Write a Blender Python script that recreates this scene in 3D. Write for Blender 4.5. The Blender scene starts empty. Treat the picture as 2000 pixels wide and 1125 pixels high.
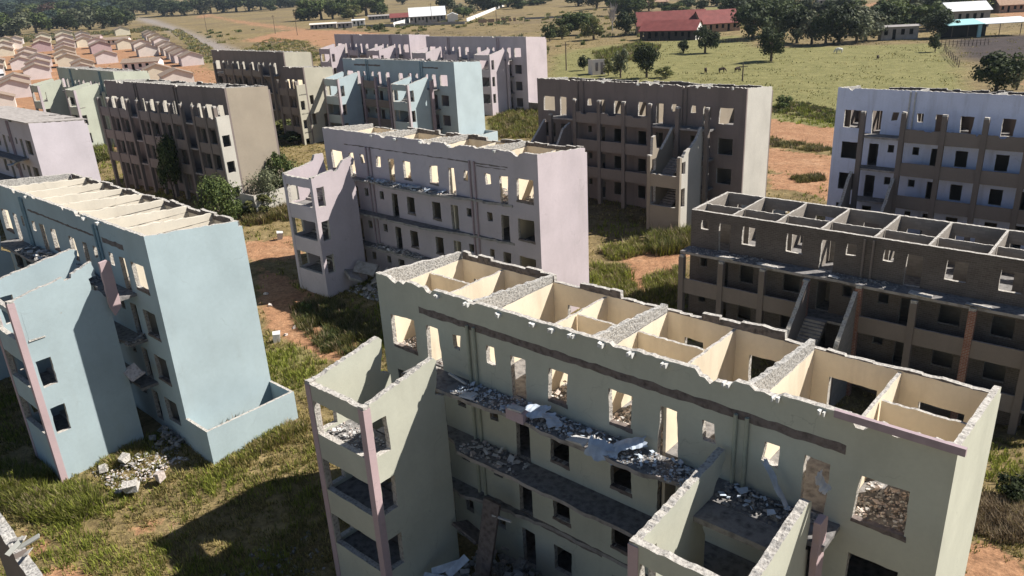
import bpy, bmesh, math, random
import numpy as np
from mathutils import Vector, Matrix, noise
from mathutils.geometry import delaunay_2d_cdt
R = math.radians
scene = bpy.context.scene
COL = scene.collection
rnd = random.Random(7)
# ------------------------------------------------------------------ camera
CAM_F, CAM_PITCH, CAM_ROLL, CAM_H = 1532.16, 0.374675, 0.0552884, 22.7288
_F = np.array([0, math.cos(CAM_PITCH), -math.sin(CAM_PITCH)])
_r = np.array([1.0, 0, 0]); _d = np.cross(_F, _r)
_R = math.cos(CAM_ROLL) * _r + math.sin(CAM_ROLL) * _d
_D = -math.sin(CAM_ROLL) * _r + math.cos(CAM_ROLL) * _d
cam_data = bpy.data.cameras.new('camera')
cam = bpy.data.objects.new('camera', cam_data)
COL.objects.link(cam)
cam_data.sensor_width = 36.0
cam_data.lens = CAM_F / 2000 * 36.0
cam_data.clip_end = 12000
m = Matrix(((_R[0], -_D[0], -_F[0], 0), (_R[1], -_D[1], -_F[1], 0), (_R[2], -_D[2], -_F[2], CAM_H), (0, 0, 0, 1)))
cam.matrix_world = m
scene.camera = cam


def smooth(a, b, x):
    t = np.clip((x - a) / (b - a), 0, 1)
    return t * t * (3 - 2 * t)


def ground_height(x, y):
    x = np.asarray(x, float); y = np.asarray(y, float)
    a = -1.9 + .031 * y + .008 * x
    b = 1.5 + 0 * a
    k = 3.0
    h = -np.log(np.exp(-k * np.clip(a, -20, 20)) + np.exp(-k * b)) / k
    h = h - 3.0 * np.exp(-((x - 26) / 12) ** 2 - ((y - 43) / 8.5) ** 2)
    h = h - 1.05 * np.exp(-((x + 14) / 13) ** 2 - ((y - 30) / 9) ** 2)
    h = h + 1.15 * np.exp(-((x + 33) / 13) ** 2 - ((y - 93) / 12) ** 2)
    r = np.hypot(x, y)
    h = h + 42 * smooth(800, 2600, r)
    h = h + 1.1 * np.exp(-((x + 48) / 10) ** 2 - ((y - 205) / 9) ** 2)     # overgrown mound
    return h


def gz(x, y):
    return float(ground_height(x, y))


def ground_at(px, py):
    """point of the ground seen at a pixel of the 2000 x 1125 photograph"""
    d = _F * CAM_F + _R * (px - 1000) + _D * (py - 562.5)
    d = d / np.linalg.norm(d)
    t, step = 5.0, 1.0
    while t < 4000:
        q = d * t
        if CAM_H + q[2] < gz(q[0], q[1]):
            lo, hi = t - step, t
            for _ in range(18):
                mid = (lo + hi) / 2; q = d * mid
                if CAM_H + q[2] < gz(q[0], q[1]): hi = mid
                else: lo = mid
            q = d * hi
            return Vector((q[0], q[1], gz(q[0], q[1])))
        step = max(.5, t * .01); t += step
    q = d * 2500
    return Vector((q[0], q[1], gz(q[0], q[1])))


def px_size(p):
    """metres per photograph pixel at a point"""
    v = np.array([p[0], p[1], p[2] - CAM_H])
    return float(v @ _F) / CAM_F


# ------------------------------------------------------------------ materials
def new_mat(name):
    mt = bpy.data.materials.new(name); mt.use_nodes = True
    nt = mt.node_tree; nt.nodes.clear()
    out = nt.nodes.new('ShaderNodeOutputMaterial'); b = nt.nodes.new('ShaderNodeBsdfPrincipled')
    nt.links.new(b.outputs[0], out.inputs[0])
    b.inputs['Roughness'].default_value = .88
    if 'Specular IOR Level' in b.inputs: b.inputs['Specular IOR Level'].default_value = .2
    return mt, nt, b


def nd(nt, t, **kw):
    n = nt.nodes.new(t)
    for k, v in kw.items():
        if k.startswith('i_'): n.inputs[int(k[2:])].default_value = v
        else: setattr(n, k, v)
    return n


def ramp(nt, fac, stops):
    n = nt.nodes.new('ShaderNodeValToRGB'); e = n.color_ramp.elements
    while len(e) < len(stops): e.new(.5)
    for el, (p, c) in zip(e, stops):
        el.position = p; el.color = c if len(c) == 4 else (*c, 1)
    nt.links.new(fac, n.inputs[0]); return n


def mixc(nt, fac, a, b, mode='MIX'):
    n = nt.nodes.new('ShaderNodeMix'); n.data_type = 'RGBA'; n.blend_type = mode
    for s, v in ((0, fac), (6, a), (7, b)):
        if hasattr(v, 'node'): nt.links.new(v, n.inputs[s])
        elif s == 0: n.inputs[0].default_value = v
        else: n.inputs[s].default_value = v if len(v) == 4 else (*v, 1)
    return n.outputs[2]


def noise_tex(nt, coord, scale, detail=4, rough=.55, stretch=None):
    if stretch:
        mp = nd(nt, 'ShaderNodeMapping'); mp.inputs['Scale'].default_value = stretch
        nt.links.new(coord, mp.inputs[0]); coord = mp.outputs[0]
    n = nd(nt, 'ShaderNodeTexNoise'); n.inputs['Scale'].default_value = scale
    n.inputs['Detail'].default_value = detail; n.inputs['Roughness'].default_value = rough
    nt.links.new(coord, n.inputs['Vector']); return n.outputs[0]


def bump(nt, b, h, strength=.3, dist=.03):
    n = nd(nt, 'ShaderNodeBump'); n.inputs['Strength'].default_value = strength; n.inputs['Distance'].default_value = dist
    nt.links.new(h, n.inputs['Height']); nt.links.new(n.outputs[0], b.inputs['Normal'])


def scale_c(c, k): return tuple(min(1, x * k) for x in c[:3])


def paint(name, col, stain=.35, dirt=(.20, .17, .13), patch=.0):
    """weathered wall paint: cloudy variation, run-down streaks and flaked spots"""
    mt, nt, b = new_mat(name)
    tc = nd(nt, 'ShaderNodeTexCoord').outputs['Object']
    n1 = noise_tex(nt, tc, .35, 5)
    r1 = ramp(nt, n1, [(.3, scale_c(col, .88)), (.7, scale_c(col, 1.06))])
    gr = ramp(nt, noise_tex(nt, tc, 5.5, 6, .7), [(.3, (.955, .955, .955)), (.7, (1.03, 1.03, 1.03))])
    base_c = mixc(nt, 1.0, r1.outputs[0], gr.outputs[0], 'MULTIPLY')
    st = noise_tex(nt, tc, 1.0, 5, .6, (1.1, 1.1, .16))
    r2 = ramp(nt, st, [(.52, (0, 0, 0)), (.78, (1, 1, 1))])
    mm = nd(nt, 'ShaderNodeMath', operation='MULTIPLY', i_1=stain); nt.links.new(r2.outputs[0], mm.inputs[0])
    c = mixc(nt, mm.outputs[0], base_c, dirt)
    fl = noise_tex(nt, tc, 2.3, 8, .7)
    r3 = ramp(nt, fl, [(.70 - patch, (0, 0, 0)), (.73 - patch, (.75, .75, .75))])
    c = mixc(nt, r3.outputs[0], c, (.33, .30, .26))
    wob = nd(nt, 'ShaderNodeTexNoise'); wob.inputs['Scale'].default_value = 1.6; wob.inputs['Detail'].default_value = 5; nt.links.new(tc, wob.inputs['Vector'])
    vm = nd(nt, 'ShaderNodeVectorMath', operation='MULTIPLY_ADD'); nt.links.new(wob.outputs['Color'], vm.inputs[0]); vm.inputs[1].default_value = (.9, .9, .9); nt.links.new(tc, vm.inputs[2])
    vo = nd(nt, 'ShaderNodeTexVoronoi', feature='DISTANCE_TO_EDGE'); vo.inputs['Scale'].default_value = .42; nt.links.new(vm.outputs[0], vo.inputs['Vector'])
    cr = ramp(nt, vo.outputs['Distance'], [(.0, (1, 1, 1)), (.007, (0, 0, 0))])
    ms = ramp(nt, noise_tex(nt, tc, .30, 3), [(.54, (0, 0, 0)), (.62, (.28, .28, .28))])
    mu = nd(nt, 'ShaderNodeMath', operation='MULTIPLY'); nt.links.new(cr.outputs[0], mu.inputs[0]); nt.links.new(ms.outputs[0], mu.inputs[1])
    c = mixc(nt, mu.outputs[0], c, (.10, .085, .075))
    nt.links.new(c, b.inputs['Base Color'])
    bump(nt, b, noise_tex(nt, tc, 14, 4), .18, .02)
    return mt


def rubbly(name, lo, hi, scale=7, bstr=.9):
    """broken masonry, hollow blocks, old concrete"""
    mt, nt, b = new_mat(name)
    tc = nd(nt, 'ShaderNodeTexCoord').outputs['Object']
    v = nd(nt, 'ShaderNodeTexVoronoi'); v.inputs['Scale'].default_value = scale; nt.links.new(tc, v.inputs['Vector'])
    n = noise_tex(nt, tc, scale * 1.7, 6, .65)
    ad = nd(nt, 'ShaderNodeMath', operation='MULTIPLY_ADD', i_1=.45); nt.links.new(v.outputs['Distance'], ad.inputs[0]); nt.links.new(n, ad.inputs[2])
    r1 = ramp(nt, ad.outputs[0], [(.38, lo), (.82, hi)])
    nt.links.new(r1.outputs[0], b.inputs['Base Color'])
    bump(nt, b, ad.outputs[0], bstr, .06)
    b.inputs['Roughness'].default_value = .95
    return mt


def bricks(name, c1, c2, mortar, w=.36, h=.16, stain=.5):
    mt, nt, b = new_mat(name)
    uv = nd(nt, 'ShaderNodeTexCoord').outputs['UV']; tc = nd(nt, 'ShaderNodeTexCoord').outputs['Object']
    bt = nd(nt, 'ShaderNodeTexBrick'); nt.links.new(uv, bt.inputs[0])
    bt.inputs['Color1'].default_value = (*c1, 1); bt.inputs['Color2'].default_value = (*c2, 1); bt.inputs['Mortar'].default_value = (*mortar, 1)
    bt.inputs['Scale'].default_value = 1; bt.inputs['Brick Width'].default_value = w; bt.inputs['Row Height'].default_value = h
    bt.inputs['Mortar Size'].default_value = .014; bt.inputs['Bias'].default_value = -.2
    r2 = ramp(nt, noise_tex(nt, tc, .8, 6, .6), [(.4, (0, 0, 0)), (.75, (1, 1, 1))])
    mm = nd(nt, 'ShaderNodeMath', operation='MULTIPLY', i_1=stain); nt.links.new(r2.outputs[0], mm.inputs[0])
    c = mixc(nt, mm.outputs[0], bt.outputs[0], scale_c(c1, .55))
    nt.links.new(c, b.inputs['Base Color'])
    bump(nt, b, bt.outputs[1], .4, -.02)
    return mt


def plain(name, col, rough=.8, var=.2, scale=3, metal=0):
    mt, nt, b = new_mat(name)
    tc = nd(nt, 'ShaderNodeTexCoord').outputs['Object']
    n1 = noise_tex(nt, tc, scale, 5)
    r1 = ramp(nt, n1, [(.25, scale_c(col, 1 - var)), (.75, scale_c(col, 1 + var))])
    nt.links.new(r1.outputs[0], b.inputs['Base Color']); b.inputs['Roughness'].default_value = rough
    b.inputs['Metallic'].default_value = metal
    return mt


def leafy(name, dark, light, trans=.25):
    mt, nt, b = new_mat(name)
    gi = nd(nt, 'ShaderNodeNewGeometry'); oi = nd(nt, 'ShaderNodeObjectInfo')
    r1 = ramp(nt, gi.outputs['Random Per Island'], [(.05, dark), (.95, light)])
    hs = nd(nt, 'ShaderNodeHueSaturation'); nt.links.new(r1.outputs[0], hs.inputs['Color'])
    mr = nd(nt, 'ShaderNodeMapRange'); mr.inputs[3].default_value = .75; mr.inputs[4].default_value = 1.3
    nt.links.new(oi.outputs['Random'], mr.inputs[0]); nt.links.new(mr.outputs[0], hs.inputs['Value'])
    nt.links.new(hs.outputs[0], b.inputs['Base Color'])
    b.inputs['Roughness'].default_value = .7
    tr = nd(nt, 'ShaderNodeBsdfTranslucent'); nt.links.new(hs.outputs[0], tr.inputs[0])
    mx = nd(nt, 'ShaderNodeMixShader', i_0=trans); nt.links.new(b.outputs[0], mx.inputs[1]); nt.links.new(tr.outputs[0], mx.inputs[2])
    nt.links.new(mx.outputs[0], [n for n in nt.nodes if n.type == 'OUTPUT_MATERIAL'][0].inputs[0])
    return mt


M = {}
M['green'] = paint('green_paint', (.505, .505, .42), .12)
M['blue'] = paint('blue_paint', (.40, .485, .51), .08)
M['pink'] = paint('lilac_paint', (.525, .455, .475), .12)
M['teal'] = paint('teal_paint', (.44, .52, .545), .08)
M['lilac'] = paint('pale_lilac_paint', (.56, .51, .545), .06)
M['palegreen'] = paint('pale_green_paint', (.50, .52, .43), .10)
M['white'] = paint('whitewash', (.71, .75, .93), .45, (.27, .27, .29), .03)
M['gable'] = paint('gable_render', (.515, .485, .43), .08)
M['render'] = paint('cement_render', (.225, .185, .17), .45, (.10, .085, .075), .03)
M['render2'] = paint('tan_render', (.335, .285, .225), .2, (.22, .18, .14), .05)
M['olive'] = paint('olive_render', (.46, .43, .345), .10)
M['rosy'] = paint('rose_paint', (.50, .375, .385), .12)
M['cream'] = paint('cream_plaster', (.80, .70, .545), .40, (.40, .31, .21))
M['plaster'] = paint('greyed_plaster', (.64, .585, .49), .25, (.36, .31, .25))
M['block'] = rubbly('rough_blockwork', (.10, .095, .09), (.46, .44, .41), 9)
M['edge'] = rubbly('broken_edge', (.17, .15, .135), (.50, .47, .43), 8, .8)
M['darkblock'] = rubbly('dark_blockwork', (.055, .047, .043), (.17, .15, .14), 5)
M['concrete'] = rubbly('old_concrete', (.17, .15, .14), (.36, .33, .31), 2.2, .4)
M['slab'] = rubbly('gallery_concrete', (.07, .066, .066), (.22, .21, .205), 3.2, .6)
M['scar'] = rubbly('scarred_plaster', (.085, .068, .062), (.20, .165, .15), 4, .8)
M['band'] = paint('balustrade_render', (.24, .20, .175), .28, (.13, .105, .09))
M['column'] = paint('column_concrete', (.21, .175, .155), .28, (.11, .09, .08))
M['brick'] = bricks('grey_brick', (.115, .094, .083), (.155, .13, .115), (.17, .15, .137), .30, .12)
M['redbrick'] = bricks('red_brick', (.26, .10, .07), (.34, .16, .11), (.33, .28, .24), .26, .1)
M['lightblock'] = bricks('pale_block', (.27, .24, .21), (.34, .305, .265), (.25, .225, .20), .40, .2, .3)
M['rubble'] = rubbly('rubble_grey', (.10, .095, .09), (.36, .345, .33), 5, .7)
M['rubblewarm'] = rubbly('rubble_plaster', (.28, .215, .19), (.60, .52, .475), 6, .7)
M['white_chip'] = plain('white_plaster_chip', (.52, .51, .50), .85, .2, 4)
M['sheet'] = plain('pale_blue_sheeting', (.44, .50, .58), .5, .25, 3)
M['pipe'] = plain('grey_pipe', (.32, .32, .29), .6, .15)
M['greenpipe'] = plain('painted_pipe', (.38, .39, .31), .7, .15)
M['bluepipe'] = plain('blue_pipe', (.26, .36, .40), .7, .15)
M['bracket'] = plain('white_bracket', (.62, .61, .58), .8, .15)
M['fascia'] = plain('mauve_fascia', (.36, .28, .30), .8, .15)
M['wood'] = plain('weathered_wood', (.13, .10, .08), .9, .3)
M['bark'] = plain('bark', (.11, .085, .065), .95, .3, 2)
M['greybark'] = plain('grey_bark', (.36, .33, .32), .95, .25, 2)
M['rooftile'] = plain('grey_roof_tiles', (.25, .19, .15), .9, .2, 2)
M['redroof'] = plain('red_sheet_roof', (.20, .06, .055), .7, .2, .6)
M['whiteroof'] = plain('white_sheet_roof', (.70, .71, .72), .5, .12, .4)
M['tealroof'] = plain('teal_sheet_roof', (.34, .58, .60), .5, .15, .4)
M['wallpale'] = plain('pale_house_wall', (.68, .62, .56), .85, .1, .6)
M['wallpink'] = plain('pink_house_wall', (.70, .62, .60), .85, .1, .6)
M['wallcream'] = plain('cream_house_wall', (.68, .62, .49), .85, .1, .6)
M['wallwhite'] = plain('white_house_wall', (.72, .70, .68), .85, .1, .6)
M['wallgrey'] = plain('grey_block_wall', (.30, .28, .27), .9, .25, .8)
M['wallbrick'] = plain('brick_farm_wall', (.36, .24, .17), .9, .25, 1.5)
M['darkwall'] = plain('dark_farm_wall', (.07, .055, .05), .9, .2, 1)
M['dark'] = plain('dark_opening', (.02, .02, .02), .9, .1)
M['glass'] = plain('dark_glass', (.03, .035, .04), .15, .1)
M['vehicle'] = plain('white_vehicle_paint', (.72, .72, .72), .35, .05)
M['rubber'] = plain('tyre_rubber', (.025, .025, .025), .9, .1)
M['hide_dark'] = plain('dark_hide', (.045, .03, .022), .8, .4, 3)
M['hide_white'] = plain('white_hide', (.70, .68, .64), .8, .1, 3)
M['leaf_dark'] = leafy('dark_foliage', (.014, .024, .012), (.068, .085, .032))
M['leaf_mid'] = leafy('green_foliage', (.025, .042, .014), (.12, .15, .045))
M['leaf_light'] = leafy('olive_foliage', (.050, .062, .020), (.19, .19, .065))
M['leaf_grey'] = leafy('grey_green_foliage', (.045, .055, .032), (.20, .21, .125))
M['leaf_brown'] = leafy('reddish_foliage', (.05, .028, .022), (.13, .07, .05))
M['leaf_haze'] = leafy('haze_tinted_foliage', (.022, .036, .030), (.072, .10, .080))  # bluish cast of distant haze put into the leaf colour
M['grass_green'] = leafy('green_grass', (.10, .125, .018), (.30, .32, .06), .35)
M['grass_dry'] = leafy('dry_grass', (.15, .125, .045), (.38, .31, .12), .35)
M['grass_mid'] = leafy('olive_grass', (.075, .08, .022), (.23, .21, .07), .35)
M['stalk'] = leafy('dead_stalks', (.14, .10, .06), (.40, .31, .20), .2)


# ------------------------------------------------------------------ mesh helpers
class MB:
    def __init__(s): s.v = []; s.f = []; s.m = []; s.uv = []; s.mats = []
    def mi(s, mat):
        if mat not in s.mats: s.mats.append(mat)
        return s.mats.index(mat)
    def add(s, vs, fs, mat, uvs=None):
        o = len(s.v); s.v += [tuple(v) for v in vs]; k = s.mi(mat)
        for f in fs:
            s.f.append([o + i for i in f]); s.m.append(k)
            s.uv.append([uvs[i] if uvs else (vs[i][0] + vs[i][1], vs[i][2]) for i in f])
    def box(s, x0, x1, y0, y1, z0, z1, mat, jit=0):
        j = (lambda: rnd.uniform(-jit, jit)) if jit else (lambda: 0)
        vs = [(x + j(), y + j(), z + j()) for z in (z0, z1) for y in (y0, y1) for x in (x0, x1)]
        s.add(vs, [(0, 2, 3, 1), (4, 5, 7, 6), (0, 1, 5, 4), (2, 6, 7, 3), (0, 4, 6, 2), (1, 3, 7, 5)], mat)
    def tube(s, pts, rads, mat, n=8, cap=True):
        rings = []
        for i, p in enumerate(pts):
            p = Vector(p); a = Vector(pts[max(0, i - 1)]); c = Vector(pts[min(len(pts) - 1, i + 1)])
            t = (c - a).normalized(); u = t.orthogonal().normalized() if abs(t.z) > .99 else Vector((0, 0, 1)).cross(t).normalized(); w = t.cross(u)
            rings.append([p + (u * math.cos(2 * math.pi * k / n) + w * math.sin(2 * math.pi * k / n)) * rads[i] for k in range(n)])
        vs = [q for r_ in rings for q in r_]
        fs = [(i * n + k, i * n + (k + 1) % n, (i + 1) * n + (k + 1) % n, (i + 1) * n + k) for i in range(len(pts) - 1) for k in range(n)]
        if cap: fs += [tuple(range(n - 1, -1, -1)), tuple((len(pts) - 1) * n + k for k in range(n))]
        s.add(vs, fs, mat)
    def build(s, name, parent=None, recalc=True, smooth_=False):
        me = bpy.data.meshes.new(name)
        me.from_pydata(s.v, [], s.f)
        for mt in s.mats: me.materials.append(M[mt])
        me.polygons.foreach_set('material_index', s.m)
        uvl = me.uv_layers.new(name='UVMap')
        uvl.data.foreach_set('uv', [c for f in s.uv for p in f for c in p])
        if recalc:
            bm = bmesh.new(); bm.from_mesh(me); bmesh.ops.recalc_face_normals(bm, faces=bm.faces); bm.to_mesh(me); bm.free()
        if smooth_: me.polygons.foreach_set('use_smooth', [True] * len(me.polygons))
        me.update()
        o = bpy.data.objects.new(name, me); COL.objects.link(o)
        if parent: o.parent = parent
        return o


def tag(o, label=None, cat=None, group=None, kind=None):
    if label:
        o['label'] = label
    if cat: o['category'] = cat
    if group: o['group'] = group
    if kind: o['kind'] = kind
    return o


def empty(name, loc, rz=0, label=None, cat=None, group=None):
    o = bpy.data.objects.new(name, None); COL.objects.link(o)
    o.location = loc; o.rotation_euler = (0, 0, rz); o.empty_display_size = .5
    return tag(o, label, cat, group)


def copy_tree(o, parent=None):
    c = o.copy(); COL.objects.link(c); c.parent = parent
    for ch in list(o.children): copy_tree(ch, c)
    return c


def pip(x, y, poly):
    ins = False; j = len(poly) - 1
    for i in range(len(poly)):
        xi, yi = poly[i]; xj, yj = poly[j]
        if (yi > y) != (yj > y) and x < (xj - xi) * (y - yi) / (yj - yi) + xi: ins = not ins
        j = i
    return ins


def rough_line(pts, amp, step=.22, closed=True, keep=lambda p: False):
    """subdivide a line and shift its points: a broken edge"""
    out = []
    n = len(pts)
    for i in range(n if closed else n - 1):
        a = Vector(pts[i]).to_2d(); b = Vector(pts[(i + 1) % n]).to_2d()
        L = (b - a).length; k = max(1, int(L / step)); d = (b - a) / max(L, 1e-6); nr = Vector((-d.y, d.x))
        for q in range(k):
            p = a + (b - a) * (q / k)
            if q and not keep(p): p = p + nr * rnd.uniform(-amp, amp) + d * rnd.uniform(-.25, .25) * L / k
            out.append((p.x, p.y))
    if not closed: out.append(tuple(pts[-1]))
    return out


def wall(mb, outline, holes, t, fr, m_out, m_in, m_edge, c0=0.0):
    """a wall of thickness t: outline and holes in (a, b), frame fr(a, b, c) gives the place; c grows inward"""
    vs = []; es = []
    for lp in [outline] + holes:
        o = len(vs); vs += [Vector(p) for p in lp]; n = len(lp)
        es += [(o + i, o + (i + 1) % n) for i in range(n)]
    V, E_, T, *_x = delaunay_2d_cdt(vs, es, [], 0, 1e-4)
    keep = []
    for t_ in T:
        cx = sum(V[i].x for i in t_) / 3; cy = sum(V[i].y for i in t_) / 3
        if pip(cx, cy, outline) and not any(pip(cx, cy, h) for h in holes): keep.append(t_)
    cnt = {}
    for t_ in keep:
        for i in range(3):
            e = (t_[i], t_[(i + 1) % 3]); cnt.setdefault(tuple(sorted(e)), []).append(e)
    front = [fr(p.x, p.y, c0) for p in V]; back = [fr(p.x, p.y, c0 + t) for p in V]
    uv = [(p.x, p.y) for p in V]; n = len(V)
    mb.add(front, [tuple(t_) for t_ in keep], m_out, uv)
    mb.add(back, [tuple(reversed(t_)) for t_ in keep], m_in, uv)
    side = [(e[0][1], e[0][0], e[0][0] + n, e[0][1] + n) for e in cnt.values() if len(e) == 1]
    a0 = min(p[0] for p in outline); a1 = max(p[0] for p in outline)
    ends = [q for q in side if any(abs(V[q[0]].x - e) < 1e-3 and abs(V[q[1]].x - e) < 1e-3 for e in (a0, a1))]
    uvs = [(p[0] + p[1], p[2]) for p in front + back]
    mb.add(front + back, [q for q in side if q not in ends], m_edge, uvs)
    if ends: mb.add(front + back, ends, m_out, uvs)


def rect(a0, a1, b0, b1, amp=.02, bite=0):
    p = [(a0, b0), (a1, b0), (a1, b1), (a0, b1)]
    if bite:
        p = [(a0 + rnd.uniform(-bite, bite) * .5, b0 - rnd.uniform(0, bite)), (a1 + rnd.uniform(-bite, bite) * .5, b0 - rnd.uniform(0, bite)),
             (a1 + rnd.uniform(-bite, bite) * .5, b1 + rnd.uniform(-.3, 1) * bite * .4), (a0 + rnd.uniform(-bite, bite) * .5, b1 + rnd.uniform(-.3, 1) * bite * .4)]
    return rough_line(p, amp, .25) if amp else p


# frames (building space: u along the facade, v away from it, z up)
def fr_front(v0=0.0): return lambda a, b, c: (a, v0 + c, b)
def fr_rear(v1): return lambda a, b, c: (a, v1 - c, b)
def fr_right(u1): return lambda a, b, c: (u1 - c, a, b)
def fr_left(u0): return lambda a, b, c: (u0 + c, a, b)
def fr_top(z1): return lambda a, b, c: (a, b, z1 - c)


# ------------------------------------------------------------------ apartment blocks
W, HF, HB, HC, FL = 5.45, 11.96, 11.43, 11.1, 2.75
BAYS = [2.92, 5.86, 8.85, 11.75, 14.75, 17.7, 20.67]
OPEN = [(.8, 2.3, .45, 1.88), (3.07, 3.85, 0, 1.9), (4.64, 5.12, 1.3, 1.9), (6.58, 7.06, 1.3, 1.9), (8.0, 8.72, 0, 1.9), (9.8, 10.67, .62, 1.88),
        (12.65, 13.55, .62, 1.88), (14.66, 15.4, 0, 1.9), (16.28, 16.76, 1.3, 1.9), (18.35, 18.83, 1.3, 1.9), (19.63, 20.4, 0, 1.9), (21.2, 22.65, .45, 1.88)]
ROPEN = [(.9, 2.2, .8, 1.9), (3.6, 4.9, .9, 1.9), (6.7, 8.0, .9, 1.9), (9.9, 10.9, .9, 1.9), (12.6, 13.5, .9, 1.9), (15.4, 16.5, .9, 1.9), (18.37, 20.0, .7, 1.9), (21.38, 22.72, .9, 1.9)]
COLS = [2.75, 5.95, 8.95, 11.85, 14.8, 17.75, 20.75]
GROUP = 'derelict apartment blocks'


def ragged_top(u0, u1, z, amp, bites=0, step=.17):
    """top line of a wall from u1 back to u0, with bites knocked out"""
    pts = []; u = u1
    while u > u0 + step * .5:
        pts.append((u, z(u) + rnd.uniform(-amp, amp * .6))); u -= step * rnd.uniform(.6, 1.4)
    pts.append((u0, z(u0)))
    if bites:
        for _ in range(bites):
            k = rnd.randrange(2, len(pts) - 7); dz = rnd.choice((.09, .11, .19, .21))
            for q in range(k, k + rnd.choice((1, 2, 3, 5))): pts[q] = (pts[q][0], pts[q][1] - dz + rnd.uniform(-.02, .02))
    return pts


def block_course(u0, u1, zb, zt, on):
    """the loose top courses of a rear wall: line from u1 to u0, pieces standing where on(u) holds"""
    pts = []; u = u1
    while u > u0:
        du = rnd.uniform(.45, .95); ue = max(u0, u - du); mid = (u + ue) / 2
        z = (zt + rnd.uniform(-.09, .08)) if on(mid) else zb + rnd.uniform(0, .06)
        pts += [(u, z + rnd.uniform(-.03, .03)), ((u + ue) / 2, z + rnd.uniform(-.03, .03)), (ue + .025, z + rnd.uniform(-.04, .04))]
        u = ue
        if on(mid) and rnd.random() < .5: pts += [(ue + .02, z - rnd.uniform(.05, .2)), (ue, z - .1)]
    return pts


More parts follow.
